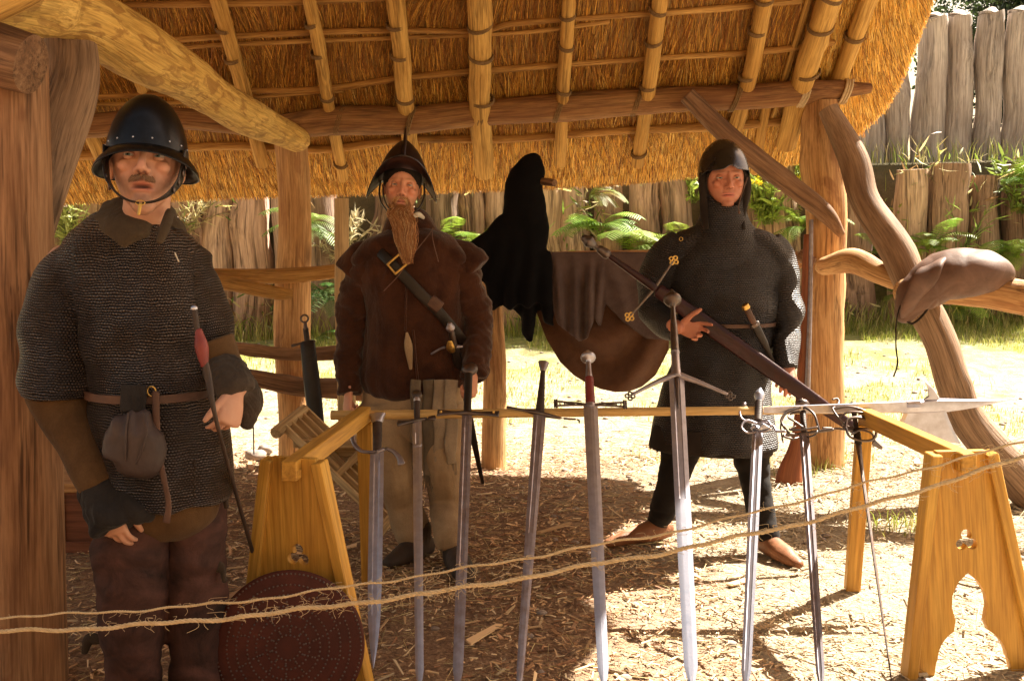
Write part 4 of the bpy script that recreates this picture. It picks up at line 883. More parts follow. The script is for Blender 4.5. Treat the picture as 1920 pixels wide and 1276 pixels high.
# 6 claymore
s = Sw('sword', 'tall two-handed claymore with ball pommel and sloping quatrefoil-ended quillons on the rack', (1268, 702), 1298, Yg=3.99)
s.blade([(0, .029), (.5, .027), (.93, .022), (1, .002)], .008, (.0, .42)); s.grip(-.245, -.10, .0135, .0165, 'iron', wrap=False); s.tube('pommel', [(0, -.395, 0), (0, -.375, 0), (0, -.355, 0), (0, -.335, 0)], [.014, .0335, .0335, .013], 'iron', n=18)
s.tube('pommel_button', [(-.002, -.41, 0), (-.002, -.392, 0)], [.007, .009], 'iron'); s.tube('grip_upper', [(0, -.34, 0), (0, -.3, 0), (0, -.24, 0)], [.009, .010, .0125], 'iron'); s.tube('ferrule', [(0, -.105, 0), (0, -.09, 0), (0, -.02, 0), (0, .012, 0)], [.0185, .016, .018, .022], 'steeld', cap='flat')
def quat(cu, ca, r): return [([(cu+dx*r+r*.62*math.cos(a), ca+dy*r+r*.62*math.sin(a), 0) for a in np.linspace(0, 6.28, 10)], r*.26) for dx, dy in ((1, 0), (-1, 0), (0, 1), (0, -1))]
for sg, ex, ey in ((-1, -.165, .105), (1, .185, .075)):
    s.tube('quillon', [(0, .0, .004), (ex*.5, ey*.45, .004), (ex, ey, .004)], [(.014, .012), (.009, .008), (.006, .005)], 'steeld')
    s.tubes('quatrefoil', quat(ex*1.07, ey*1.07, .0115), 'iron')
plate_rows = [(-.009, 0, .006), (-.007, .11, .006), (0, .155, .006), (.007, .11, .006), (.009, 0, .006)]
s.tube('langet', [(0, .0, .006), (0, .10, .006), (0, .155, .006)], [(.009, .003), (.007, .003), (.002, .002)], 'iron')
# 7 pear-pommel side sword
s = Sw('sword', 'side sword with a pear pommel and curled quillon, seventh from the left on the rack', (1421, 800), 1397, Yg=3.97, facing=(-.35, -1, 0))
s.blade([(0, .020), (.4, .0195), (.93, .0155), (1, .002)], .006, (.0, .9)); s.grip(-.128, -.03, .015, .015, 'grip')
s.tube('pommel', [(.002, -.192, 0), (.001, -.180, 0), (0, -.162, 0), (0, -.145, 0), (0, -.128, 0)], [.006, .013, .021, .018, .011], 'steel', n=16)
s.tubes('quillon', [([(0, -.022, 0), (-.03, -.026, 0), (-.06, -.04, .004), (-.07, -.075, .006), (-.058, -.098, .004)], .0045), ([(-.056, -.108, .004), (-.055, -.114, .004)], .009), ([(0, -.022, 0), (.03, -.018, 0), (.058, .0, 0), (.07, .024, 0), (.10, .026, 0)], .005)], 'steeld')
s.tubes('finger_ring', [([(-.005, -.015, .005), (-.04, -.018, .02), (-.058, .012, .02), (-.04, .034, .012), (-.008, .030, .005)], .0042), ([(.005, -.015, .005), (.035, -.012, .02), (.05, .012, .02), (.035, .03, .012), (.008, .028, .005)], .0042)], 'steeld')
s.tube('shell_guard', [(-.018, .018, .010), (.01, .020, .024), (.05, .024, .012)], [(.012, .004), (.020, .005), (.006, .003)], 'steel')
# 8 rapier with cage hilt
s = Sw('rapier', 'rapier with looped cage hilt and straight crossbar, eighth from the left on the rack', (1508, 812), 1541, Yg=3.96, facing=(-.35, -1, 0))
s.blade([(0, .0175), (.4, .017), (.93, .0135), (1, .002)], .006, (.02, .95), 'steeld'); s.grip(-.122, -.004, .0115, .0115, 'grip')
s.tube('pommel', [(0, -.160, 0), (0, -.150, 0), (0, -.135, 0), (0, -.122, 0)], [.010, .025, .025, .011], 'iron', n=16); s.tube('pommel_button', [(0, -.17, 0), (0, -.158, 0)], .005, 'iron')
s.tube('crossbar', [(-.08, .0, 0), (0, 0, 0), (.104, -.002, 0)], [.0055, .006, .0055], 'iron')
L = [([(0, -.118, .006), (-.014, -.112, .02), (-.058, -.085, .03), (-.078, -.05, .03), (-.064, -.012, .02), (-.046, 0, 0)], .0052), ([(0, -.118, .006), (.018, -.105, .02), (.045, -.065, .02), (.055, -.005, 0)], .0045),
     ([(-.01, -.098, .012), (-.044, -.086, .02), (-.05, -.06, .03), (-.03, -.04, .03), (0, -.02, .01)], .004), ([(-.03, .0, 0), (-.065, .008, .02), (-.068, .03, .03), (-.04, .036, .02), (-.018, .016, .0)], .0042), ([(.03, .0, 0), (.05, .012, .02), (.04, .03, .02), (.01, .02, 0)], .0036),
     ([(-.06, -.085, .03), (-.085, -.06, 0), (-.085, -.01, -.01), (-.08, .03, 0)], .0032), ([(-.03, -.03, .01), (-.05, -.01, .02), (0, .006, .03), (.05, -.006, .02)], .004)]
s.tubes('cage_guard', L, 'iron')
# 9 swept hilt rapier
s = Sw('rapier', 'rapier with swept ring guard and thin dark blade, ninth and last on the rack', (1607, 815), 1675, Yg=3.96)
s.blade([(0, .0105), (.06, .0115), (.12, .008), (.5, .0062), (1, .002)], .006, None, 'iron'); s.grip(-.11, -.02, .0095, .0095, 'grip'); s.tube('ricasso', [(0, -.03, 0), (0, .04, 0)], [(.015, .009)]*2, 'blk', cap='flat')
s.tube('pommel', [(-.002, -.155, 0), (-.002, -.146, 0), (-.001, -.132, 0), (0, -.118, 0), (0, -.108, 0)], [.008, .022, .024, .014, .008], 'iron', n=14)
L = [([(0, -.03, 0), (-.04, -.028, .01), (-.07, -.045, .02), (-.092, -.09, .02), (-.075, -.115, .01), (-.055, -.15, 0), (-.06, -.168, 0), (-.078, -.16, 0)], .004), ([(0, -.03, 0), (.06, -.045, 0), (.125, -.062, 0)], .0045), ([(0, -.02, 0), (-.06, -.016, 0), (-.13, -.004, 0)], .0045),
     ([(-.055, .0, .03), (-.045, -.035, .04), (0, -.048, .045), (.048, -.035, .04), (.062, .0, .03), (.045, .03, .02), (0, .038, .015), (-.04, .03, .02), (-.055, 0, .03)], .0052), ([(-.03, .02, .02), (0, .0, .03), (.04, .004, .03), (.058, .018, .02)], .004),
     ([(-.09, -.09, .02), (-.03, -.1, .04), (.045, -.088, .04), (.07, -.06, .03), (.04, -.045, .03)], .004), ([(-.075, -.05, .02), (-.04, -.07, .04), (.02, -.075, .045), (.06, -.06, .03)], .004), ([(-.06, -.02, .02), (-.02, -.05, .04), (.03, -.06, .04), (.075, -.035, .02), (.06, 0, .03)], .0042)]
s.tubes('swept_guard', L, 'iron')
# sheathed sword by the left post
a, b = W(576, 640, 6.02), W(606, 905, 5.85); b[2] = .02
s = Sw('sheathed_sword', 'ring-pommelled sword in a black scabbard leaning on the railing by the left post', None, 0, tip=b, guard_p=a, group=None)
s.tube('scabbard', [(0, 0, 0), (0, s.L*.4, 0), (0, s.L*.97, 0)], [(.043, .016), (.047, .016), (.036, .014)], 'blk', cap='flat', rough=.03); s.grip(-.075, 0, .016, .016, 'grip'); s.tube('grip_upper', [(0, -.11, 0), (0, -.07, 0)], [.009, .014], 'iron')
s.tubes('ring_pommel', [([(.021*math.cos(q), -.132+.021*math.sin(q), 0) for q in np.linspace(0, 6.28, 13)], .006)], 'iron'); s.tube('crossguard', [(-.085, .012, 0), (-.04, .006, 0), (0, 0, 0), (.04, .004, 0)], [.009, .007, .010, .008], 'iron')
# ---------------------------------------------------------------- folding chair, chest
ch = thing('folding_chair', 'slatted X-frame folding chair of pale wood lying tilted behind the left trestle', 'chair', W(640, 900, 5.0))
u_ = np.array([.026, .085, .016])
A0, B0 = W(546, 785, 5.0), W(733, 966, 4.78)
for k in range(5):
    o_ = u_*(k-1.5)*.62; mb = MB(); beam(mb, A0+o_, B0+o_, .016, .034, (0, 1, .2), .002); obj('slat', mb, M_['pale'], ch, smooth=False)
C0, D0 = W(702, 818, 4.98), W(590, 930, 4.8)
for k in range(4):
    o_ = u_*(k-1.2)*.66+[.01, .02, 0]; mb = MB(); beam(mb, C0+o_, D0+o_, .016, .030, (0, 1, .2), .002); obj('slat', mb, M_['pale'], ch, smooth=False)
for p, l in ((A0, 1.), (B0, 1.)):
    mb = MB(); tube(mb, [p-u_*1.7+[0, 0, -.012], p+u_*1.5+[0, 0, .0]], [.028, .026], n=8, cap='flat'); obj('end_bar', mb, M_['pale'], ch, autos=30)
mb = MB(); box(mb, (W(556, 825, 4.95)+W(720, 830, 4.95))/2, (.42, .13, .035), bev=.004); obj('seat_rail', mb, M_['pale'], ch, smooth=False)
mb = MB(); box(mb, (W(556, 825, 4.95)+W(720, 830, 4.95))/2+[0, .02, -.05], (.40, .03, .05), bev=.004); obj('seat_rail', mb, M_['pale'], ch, smooth=False)
cp = G(95, 1062); cp = np.array([-2.0, 4.62, 0]); cs = thing('wooden_chest', 'low red-brown planked chest behind the near man legs', 'chest', cp)
mb = MB(); box(mb, cp+[0, .1, .15], (.52, .32, .27), bev=.006); obj('chest_body', mb, M_['chest'], cs, smooth=False)
mb = MB(); box(mb, cp+[0, .1, .305], (.56, .36, .04), bev=.006); obj('lid', mb, M_['post'], cs, smooth=False)
for dx in (-.22, 0.02, .22): mb = MB(); box(mb, cp+[dx, -.066, .15], (.05, .012, .27), bev=.003); obj('stile', mb, M_['chest'], cs, smooth=False)
mb = MB(); box(mb, cp+[0, -.068, .04], (.5, .012, .05), bev=.003); obj('bottom_rail', mb, M_['chest'], cs, smooth=False)
# ---------------------------------------------------------------- musket
mu = thing('musket', 'long matchlock musket standing butt down against the right shed post', 'musket', G(1480, 912))
bt = G(1479, 912); bt = np.array([bt[0], 5.9, .01]); tp = W(1519, 415, 6.12); bt[0] = W(1479, 905, 5.9)[0]
wv = lambda px, py, Y: W(px, py, Y)
mb = MB(); tube(mb, [wv(1479, 908, 5.88), wv(1482, 880, 5.9), wv(1492, 840, 5.92), wv(1500, 790, 5.95), wv(1505, 720, 6.0), wv(1510, 560, 6.06), wv(1514, 440, 6.1)], [(.080, .024), (.066, .026), (.042, .026), (.036, .024), (.036, .024), (.028, .022), (.022, .02)], n=14, side=(1, 0, 0), cap='flat'); obj('stock', mb, M_['stock'], mu, autos=50)
mb = MB(); tube(mb, [wv(1513, 760, 5.95), wv(1519, 560, 6.04), wv(1521, 412, 6.09)], [.017, .014, .012], n=12, cap='flat'); obj('barrel', mb, M_['steeld'], mu)
mb = MB(); tube(mb, [wv(1500, 745, 5.93), wv(1522, 752, 5.92), wv(1535, 742, 5.92)], [.008, .010, .006], n=8); obj('lock', mb, M_['iron'], mu)
# ---------------------------------------------------------------- bag on the rail
bg = thing('leather_bag', 'tan leather bag slung over the right rail beside the leaning brace', 'bag', W(1790, 520, 5.5))
mb = MB(); bagp = [(1700, 586, 5.40, .055, .07), (1724, 552, 5.36, .10, .10), (1768, 518, 5.38, .125, .15), (1818, 510, 5.40, .12, .17), (1860, 512, 5.42, .09, .14), (1886, 522, 5.44, .03, .07)]
tube(mb, [W(a, b, c) for a, b, c, *_ in bagp], [(r, q) for *_, r, q in bagp], n=30, side=(0, 0, 1), sub=8, cap='round')
bo = obj('bag_body', mb, M_['bag'], bg); me = remesh(bo, .008, 2); v = getv(me); nn_ = getn(me); q = v@np.array([[.8, 0, .5], [0, 1, 0], [-.5, 0, .8]]); cc0 = W(1738, 552, 5.4)-wl(bo); ang = np.arctan2(v[:, 2]-cc0[2], v[:, 0]-cc0[0]); rr0 = np.hypot(v[:, 2]-cc0[2], v[:, 0]-cc0[0]); putv(me, v+nn_*((.006*np.abs(np.sin(ang*3.5+2*sn(v*3, 3)))*np.exp(-rr0/.28)+.010*sn(v*6, 4)))[:, None])
mb = MB(); tube(mb, [W(1812, 500, 5.36), W(1775, 525, 5.30), W(1752, 552, 5.30), W(1735, 585, 5.32), W(1712, 606, 5.36), W(1698, 600, 5.36)], .006, n=7); obj('strap', mb, M_['cordd'], bg)
mb = MB(); tube(mb, [W(1692, 560, 5.33), W(1681, 600, 5.33), W(1680, 650, 5.33), W(1683, 680, 5.33), W(1676, 705, 5.33)], .004, n=6, rough=.3, rf=60); obj('cord', mb, M_['cordd'], bg)
mb = MB(); tube(mb, [W(1772, 484, 5.33), W(1748, 505, 5.26), W(1722, 540, 5.25), W(1703, 575, 5.29), W(1694, 592, 5.33)], [(.02, .015), (.05, .022), (.055, .024), (.045, .02), (.02, .012)], n=18, side=(1, 0, .6)); obj('flap', mb, M_['bag'], bg)
# thin cord hanging from the railing behind the near man
mb = MB(); tube(mb, [W(470, 722, 6.1), W(478, 742, 6.08), W(473, 770, 6.08), W(475, 800, 6.08), W(476, 850, 6.08)], .004, n=6); tube(mb, [W(476, 725, 6.1), W(486, 755, 6.08), W(482, 780, 6.08), W(474, 800, 6.08)], .003, n=6)
tag(obj('hanging_cord', mb, M_['cordd'], origin=W(476, 722, 6.1)), 'thin dark cord hanging from the lower rail beside the near man hand', 'cord')
# ---------------------------------------------------------------- draped cloth
def drape(parent, name, fn, nu, nv, mat, th=.006):
    u, v = np.meshgrid(np.linspace(0, 1, nu), np.linspace(0, 1, nv)); P = fn(u, v); mb = MB(); i = np.arange(nv-1)[:, None]*nu; j = np.arange(nu-1)[None]
    mb.add(P.reshape(-1, 3), np.stack([i+j, i+j+1, i+nu+j+1, i+nu+j], 2).reshape(-1, 4)); o = obj(name, mb, M_[mat], parent, recalc=False) if parent is not None else obj(name, mb, M_[mat], origin=P[0, nu//2], recalc=False)
    bake(o, [('SOLIDIFY', dict(thickness=th, offset=0))]); o.data.shade_smooth(); return o
def lerp(a, b, t_): return a+(b-a)*t_
def cloth_over(xL, xR, botf, topr=472, Yr=6.27, folds=(), amp=.02, pxfn=None):
    def fn(u, v):
        px = lerp(xL(v) if callable(xL) else xL, xR(v) if callable(xR) else xR, u)
        k = np.clip((v-.18)/.82, 0, 1); row = np.where(v < .18, topr+10-12*np.sin(v/.18*math.pi/2), lerp(topr-2, botf(u), k)); Yd = np.where(v < .18, Yr+.10*(1-v/.18), Yr-.055-.03*k)
        row = np.where(v < .18, topr-0+18*(1-v/.18)**2, row); dy = np.zeros_like(u)
        for (cu, wdt, a, sl) in folds: dy -= a*np.exp(-((u-cu-sl*(k-.5))/wdt)**2)*sm(k*2.2)*1.0
        dy += amp*.4*sn(np.stack([u*5, v*2, 0*u], -1).reshape(-1, 3), 12, 1.).reshape(u.shape)*k; Yf = Yd+dy
        pts = np.stack([W_vec(px, row, Yf)[c] for c in range(3)], -1); return pts
    return fn
def W_vec(px, py, Y):
    cp, sp = math.cos(PITCH), math.sin(PITCH); a = (px-960)/F; b = (638-py)/F; dy = cp+b*sp; return a/dy*Y, Y, (-sp+b*cp)/dy*Y+CH
# brown lower blanket: a deep swag from the rail
def swag(u, v):
    # left edge runs from (1010,480) down, right edge behind the hooded man
    px = lerp(1000, 1254, u)
    bot = np.interp(u, np.linspace(0, 1, 11), cr(np.array([[568, 0], [636, 0], [678, 0], [703, 0], [719, 0], [729, 0], [734, 0], [733, 0], [724, 0], [703, 0], [655, 0]]), 1)[:, 0]); row = lerp(480, bot, v)
    ph = (row-480)/60+.9*((u-.5)*2)**2*2.2
    dy = -.10*np.sin(np.pi*np.clip(v, 0, 1))*np.sin(np.pi*u)**.7-.045*np.sin(ph*3.4+.6*np.sin(u*9))*sm((v-.3)*3)*np.sin(np.pi*u)**.6
    return np.stack(W_vec(px, row, 6.2+dy+.02*v), -1)
bl2 = drape(None, 'blanket', swag, 90, 90, 'blank2', .008); tag(bl2, 'brown wool blanket hanging in a deep swag under the grey-brown one', 'blanket', 'wool blankets on the rail')
def bot1(u): return 556+np.interp(u, [0, .06, .14, .24, .30, .36, .41, .46, .60, .8, 1.0], [18, 52, 66, 84, 78, 40, 56, 14, 46, 78, 82])
b1 = drape(None, 'blanket', cloth_over(lambda v: 1034+0*v, lambda v: 1262-6*v, bot1, 474, 6.16, folds=((.06, .03, .035, .05), (.2, .035, .045, .0), (.32, .03, .055, .0), (.40, .025, .03, -.04), (.55, .08, .02, .25), (.75, .1, .02, .3)), amp=.03), 110, 60, 'blank', .008)
tag(b1, 'grey-brown wool blanket folded over the rail beside the black cloak', 'blanket', 'wool blankets on the rail')
# black cloak hung on the forked post
cl = MB(); rows = [(292, 996, 1018, .03, 6.14), (302, 978, 1023, .045, 6.12), (320, 965, 1025, .07, 6.11), (350, 950, 1020, .085, 6.10), (395, 946, 1029, .09, 6.1), (430, 938, 1032, .09, 6.1), (462, 912, 1033, .09, 6.1), (500, 914, 1034, .095, 6.1), (545, 918, 1034, .095, 6.1), (572, 922, 1036, .09, 6.1)]
tube(cl, [W((a+b)/2, r, Y_) for r, a, b, d_, Y_ in rows], [((b-a)/2/F*Y_, d_) for r, a, b, d_, Y_ in rows], n=40, side=(1, 0, 0), sub=6, cap='flat')
tube(cl, [W(960, 430, 6.1), W(925, 458, 6.08), W(888, 468, 6.05), W(870, 475, 6.05)], [(.05, .10), (.04, .085), (.025, .06), (.012, .03)], n=18, side=(0, 1, 0), cap='flat')
tube(cl, [W(905, 460, 6.08), W(908, 500, 6.07), W(925, 560, 6.06)], [(.06, .03), (.055, .03), (.02, .02)], n=16, side=(1, 0, 0), cap='flat')
tube(cl, [W(985, 560, 6.1), W(992, 600, 6.1), W(998, 640, 6.1)], [(.085, .05), (.05, .04), (.015, .02)], n=18, side=(1, 0, 0), cap='flat')
tube(cl, [W(1015, 560, 6.1), W(1030, 590, 6.1), W(1040, 612, 6.1)], [(.05, .05), (.03, .04), (.012, .02)], n=18, side=(1, 0, 0), cap='flat')
co = obj('black_cloak', cl, M_['cloak'], origin=W(985, 580, 6.1)); me = remesh(co, .010, 2); v = getv(me); nn_ = getn(me); zf = sm((.45-v[:, 2])/.5+.2)
putv(me, v+nn_*(.016*np.sin(v[:, 0]*62+2.5*sn(v*2.5, 3))*zf)[:, None]+nn_*(.01*sn(v*7, 5))[:, None]); tag(co, 'black hooded cloak hanging from a peg on the forked post', 'cloak')
# ---------------------------------------------------------------- ropes in the foreground
def rope(pts, r, seed, hairs, label):
    P = cr(np.array(pts), 60); n = len(P); s_ = np.concatenate([[0], np.cumsum(np.linalg.norm(np.diff(P, axis=0), axis=1))]); T = np.gradient(P, axis=0); T /= np.linalg.norm(T, axis=1)[:, None]; A = np.cross(T, [0, 0, 1.]); A /= np.linalg.norm(A, axis=1)[:, None]; B = np.cross(T, A); mb = MB(); P = P+np.stack([0*s_, .0, 0*s_] if False else [0*s_, 0*s_, .0022*np.sin(s_*23+seed)+.0015*np.sin(s_*61)], 1)
    for k in range(3):
        ph = s_/(r*7)*2*math.pi+k*2.094; Q_ = P+(A*np.cos(ph)[:, None]+B*np.sin(ph)[:, None])*r*.52; tube(mb, Q_, r*.56, n=8, sub=1)
    o = obj('rope', mb, M_['rope'], origin=pts[1]); m = hairs; idx = rng.integers(5, n-5, m); w8 = (.5+.5*sn(P[idx]*2.2, seed))*np.clip((P[idx][:, 0]+1.0)/.9, .15, 1); keep = w8 > rng.uniform(0, .9, m); idx = idx[keep]; hb_ = MB()
    for q in idx:
        a = rng.uniform(0, 6.28); d0 = A[q]*math.cos(a)+B[q]*math.sin(a); L_ = rng.uniform(.006, .022); p0 = P[q]; p1 = p0+d0*(r+L_*.5)+T[q]*rng.normal(0, .006); p2 = p1+T[q]*rng.normal(0, .012)+d0*L_*.3+[0, 0, -.004]
        tube(hb_, [p0, p1, p2], .00045, n=3, sub=3)
    obj('frayed_fibre', hb_, M_['rope'], o); tag(o, label, 'rope', 'barrier ropes'); return o
rope([W(-260, 1196, 1.95), W(0, 1184, 1.93), W(250, 1172, 1.91), W(500, 1150, 1.9), W(700, 1125, 1.9), W(860, 1103, 1.9), W(1080, 1064, 1.92), W(1290, 1026, 1.95), W(1600, 955, 2.0), W(1920, 856, 2.05), W(2150, 780, 2.1)], .0041, 1, 1700, 'thick hairy hemp rope stretched across the foreground, the lower of two')
rope([W(-260, 1156, 2.12), W(0, 1156, 2.1), W(300, 1140, 2.08), W(520, 1118, 2.05), W(860, 1067, 2.05), W(1080, 1028, 2.05), W(1290, 990, 2.08), W(1600, 912, 2.1), W(1920, 828, 2.15), W(2150, 770, 2.2)], .0026, 4, 700, 'thinner hemp cord above the thick rope across the foreground')
# ---------------------------------------------------------------- people
def rotm(yaw, pitch, roll):
    """head frame: looks toward -y; yaw>0 turns to the viewer's right, pitch>0 looks up, roll>0 tilts"""
    return np.array((Matrix.Rotation(yaw, 3, 'Z') @ Matrix.Rotation(-pitch, 3, 'X') @ Matrix.Rotation(roll, 3, 'Y')))
class Head:
    def __init__(s, c, yaw=0, pitch=0, roll=0, k=1.0, kx=1.0): s.c = np.array(c, float); s.M = rotm(R(yaw), R(pitch), R(roll)); s.k = k; s.kx = kx; s.S = np.array([kx, 1, 1])*k
    def w(s, p): return s.c+(s.M@(np.asarray(p, float)*s.S).T).T
    def loc(s, p): return ((p-s.c)@s.M)/s.S
    def prims(s, mb, ears=True):
        ell(mb, s.w((0, .012, .032)), np.array([.076, .096, .084])*s.S, s.M, 28, 18)
        rows = [(.03, .072, -.088, .07), (.0, .0715, -.086, .06), (-.03, .069, -.086, .05), (-.055, .062, -.087, .035), (-.078, .053, -.086, .02), (-.097, .041, -.083, .0), (-.110, .027, -.076, -.02)]
        tube(mb, [s.w((0, (f+b)/2, z)) for z, rx, f, b in rows], [(rx*s.k*s.kx, (b-f)/2*s.k) for z, rx, f, b in rows], n=28, side=s.M@[1, 0, 0], sub=3)
        tube(mb, [s.w(p) for p in ((0, -.082, .018), (0, -.094, -.008), (0, -.105, -.028), (0, -.108, -.039))], np.array([(.0075, .009), (.008, .010), (.010, .012), (.0125, .010)])*s.k, n=12, side=s.M@[1, 0, 0], sub=3)
        for q in (-1, 1): ell(mb, s.w((q*.0125, -.096, -.042)), np.array([.008, .010, .0075])*s.k, s.M); (ears and ell(mb, s.w((q*.076, .012, -.012)), np.array([.008, .018, .03])*s.k, s.M))
        for q in (-1, 1): ell(mb, s.w((q*.038, -.066, -.025)), np.array([.020, .018, .017])*s.k, s.M)
    def sculpt(s, v, open_=0., smile=0.):
        L = s.loc(v); f = (L[:, 1] < -.02) & (np.abs(L[:, 0]) < .09) & (L[:, 2] > -.13) & (L[:, 2] < .09); x, z = L[:, 0], L[:, 2]; d = np.zeros(len(v))
        g = lambda cx, cz, sx, sz: np.exp(-((x-cx)/sx)**2-((z-cz)/sz)**2)
        for q in (-1, 1):
            d -= .0115*g(q*.031, .0, .015, .0095); d += .0055*g(q*.031, .021, .019, .007); d -= .004*g(q*.02, -.052, .006, .012); d += .002*g(q*.031, -.013, .014, .004)
            d -= .0035*g(q*.0065, -.047, .0035, .003)
        zz = z+smile*(-.12)*np.abs(x)**1.2*.0-smile*x*x*6
        gl = lambda cz, sx, sz: np.exp(-(x/sx)**4-((zz-cz)/sz)**2)
        d += .0045*gl(-.0665, .022, .0045)+.005*gl(-.0785-open_, .019, .005); d -= (.0055+open_*.9)*gl(-.0722-open_*.5, .021, .0022+open_*.55); d -= .003*gl(-.089, .018, .004); d += .005*g(0, -.103, .016, .009)
        d += .0015*g(0, -.058, .003, .006)
        out = v.copy(); out[f] += (s.M@np.array([0, -1, 0])*s.k)[None]*d[f, None]; return out
    def colour(s, v, base, ruddy=.5, stub=(.28, .16, .09), stub_a=.3, brow=(.16, .08, .04), open_=0., tache=0., lips=(.50, .17, .12)):
        L = s.loc(v); x, y, z = L.T; c = np.tile(np.array(base, float), (len(v), 1)); fr = (y < -.03) & (np.linalg.norm(L, axis=1) < .16)
        def mix(m, cc): 
            m = (m*fr)[:, None]; c[:] = c*(1-m)+np.array(cc)*m
        g = lambda cx, cz, sx, sz: np.exp(-((x-cx)/sx)**2-((z-cz)/sz)**2)
        for q in (-1, 1): mix(ruddy*.6*g(q*.043, -.035, .028, .024), np.array(base)*[.97, .62, .55]); 
        mix(ruddy*.6*g(0, -.035, .018, .016), np.array(base)*[.98, .66, .6])
        nz = .75+.35*sn(v*90, 3, 1.)
        mix(np.clip(stub_a*nz*sm((-.045-z)/.02)*(1-np.exp(-(x/.02)**4-((z+.073)/.012)**2)), 0, 1), stub)
        mix(np.clip(tache*nz*1.1*np.exp(-(x/.026)**4-((z+.0575)/.0065)**2), 0, 1), stub)
        for q in (-1, 1): mix(np.clip(.85*nz*np.exp(-((x-q*.032)/.019)**4-((z-.0215-.08*(.032-np.abs(x)))/.0042)**2), 0, 1), brow); mix(.8*g(q*.0065, -.047, .0032, .0025), (.08, .02, .015))
        mix(.85*np.exp(-(x/.023)**4-((z+.0725+open_*.5)/(.009+open_*.7))**4), lips); mix(np.clip(.95*np.exp(-(x/.02)**4-((z+.0722+open_*.5)/(.0016+open_*.55))**4), 0, 1), (.06, .02, .015)); return c
    def eyes(s, parent, iris=(.12, .16, .14), gaze=(0, 0), lid=.3, skin=(.5, .3, .2)):
        for q in (-1, 1):
            c = np.array([q*.031, -.0700, .0]); mb = MB(); n, m = 24, 24; r = .0125; V = []; C = []
            gz_ = np.array([math.sin(R(gaze[0])), -1, math.sin(R(gaze[1]))]); Mg = frame_from(gz_, (1, 0, 0))
            for i_ in range(m+1):
                p = math.pi*i_/m
                for k in range(n):
                    a = k*2*math.pi/n; V.append(Mg@np.array([math.sin(p)*math.cos(a), math.sin(p)*math.sin(a), math.cos(p)])*r+c); C.append((.01, .01, .01) if p < .20 else (iris if p < .50 else (.42, .36, .32)))
            Q = [[i_*n+k, i_*n+(k+1) % n, (i_+1)*n+(k+1) % n, (i_+1)*n+k] for i_ in range(m) for k in range(n)]
            mb.add(s.w(np.array(V)), Q, None, None, np.array(C)); obj('eye', mb, M_['eye'], parent)
            mb = MB(); V = []; # lids: two bands of a slightly larger ball
            for lo, hi in ((R(-80), R(-28+lid*10)), (R(32-lid*55), R(85))):
                b0 = len(V)
                for i_ in range(7):
                    e = lo+(hi-lo)*i_/6
                    for k in range(15):
                        a = R(-75+150*k/14); rr = .0139+.0006*(i_ in (0, 6)); e2 = e*(1-.45*abs(k-7)/7*(1 if abs(e) > .01 else 1)) if abs(e) < 1.2 else e
                        V.append(np.array([math.sin(a)*math.cos(e2), -math.cos(a)*math.cos(e2), math.sin(e2)])*rr+c)
                mb_q = [[b0+i_*15+k, b0+i_*15+k+1, b0+(i_+1)*15+k+1, b0+(i_+1)*15+k] for i_ in range(6) for k in range(14)]
                mb.q.append(np.array(mb_q))
            V = s.w(np.array(V)); qs = mb.q; mb.q = []; mb.add(V, np.vstack(qs), None, None, np.array(skin)*.92); o = obj('eyelid', mb, M_['skin'], parent, recalc=False); bake(o, [('SOLIDIFY', dict(thickness=.001))])
def hand(mb, wrist, d, back, side, curls, thumb=(.7, .6, -.4), k=1.0, spread=.0, tcurl=.5, fdir=None):
    """d: wrist->knuckles, back: back-of-hand normal, side: +1 thumb on d x back"""
    d = np.array(d, float); d /= np.linalg.norm(d); n = np.array(back, float); n -= (n@d)*d; n /= np.linalg.norm(n); s_ = np.cross(d, n)*side; w0 = np.array(wrist, float)
    tube(mb, [w0-d*.03, w0+d*.01, w0+d*.045, w0+d*.078, w0+d*.09], np.array([(.026, .019), (.027, .017), (.037, .016), (.040, .014), (.038, .011)])*k, n=18, side=s_, sub=4)
    for i_, (off, l, r) in enumerate([(.030, .072, .0088), (.0105, .080, .0092), (-.010, .074, .0088), (-.029, .058, .0078)]):
        b = w0+(d*(.084-.006*abs(i_-1))+s_*off*1.04)*k; cur = curls[i_] if hasattr(curls, '__len__') else curls; dd = d+s_*spread*(1.5-i_)*.2; dd /= np.linalg.norm(dd); P = [b-dd*.02*k, b]; ang = 0; p = b
        for seg, (fr, cv) in enumerate(((.45, .75), (.31, 1.15), (.24, .8))):
            ang += cur*cv; q = dd*math.cos(ang)-n*math.sin(ang); p = p+q*l*fr*k; P.append(p)
        tube(mb, P, np.array([r*1.0, r*1.05, r*.98, r*.92, r*.72])*k, n=10, sub=4)
    t0 = w0+(d*.022+s_*.022-n*.004)*k; td = d*thumb[0]+s_*thumb[1]+n*thumb[2]; td /= np.linalg.norm(td); t2 = td*math.cos(tcurl)+(d*.6-s_*.6-n*.3)*math.sin(tcurl); t2 /= np.linalg.norm(t2)
    tube(mb, [t0, t0+td*.03*k, t0+td*.055*k, t0+(td*.055+t2*.026)*k, t0+(td*.055+t2*.048)*k], np.array([.015, .0135, .0112, .0108, .008])*k, n=10, sub=4)
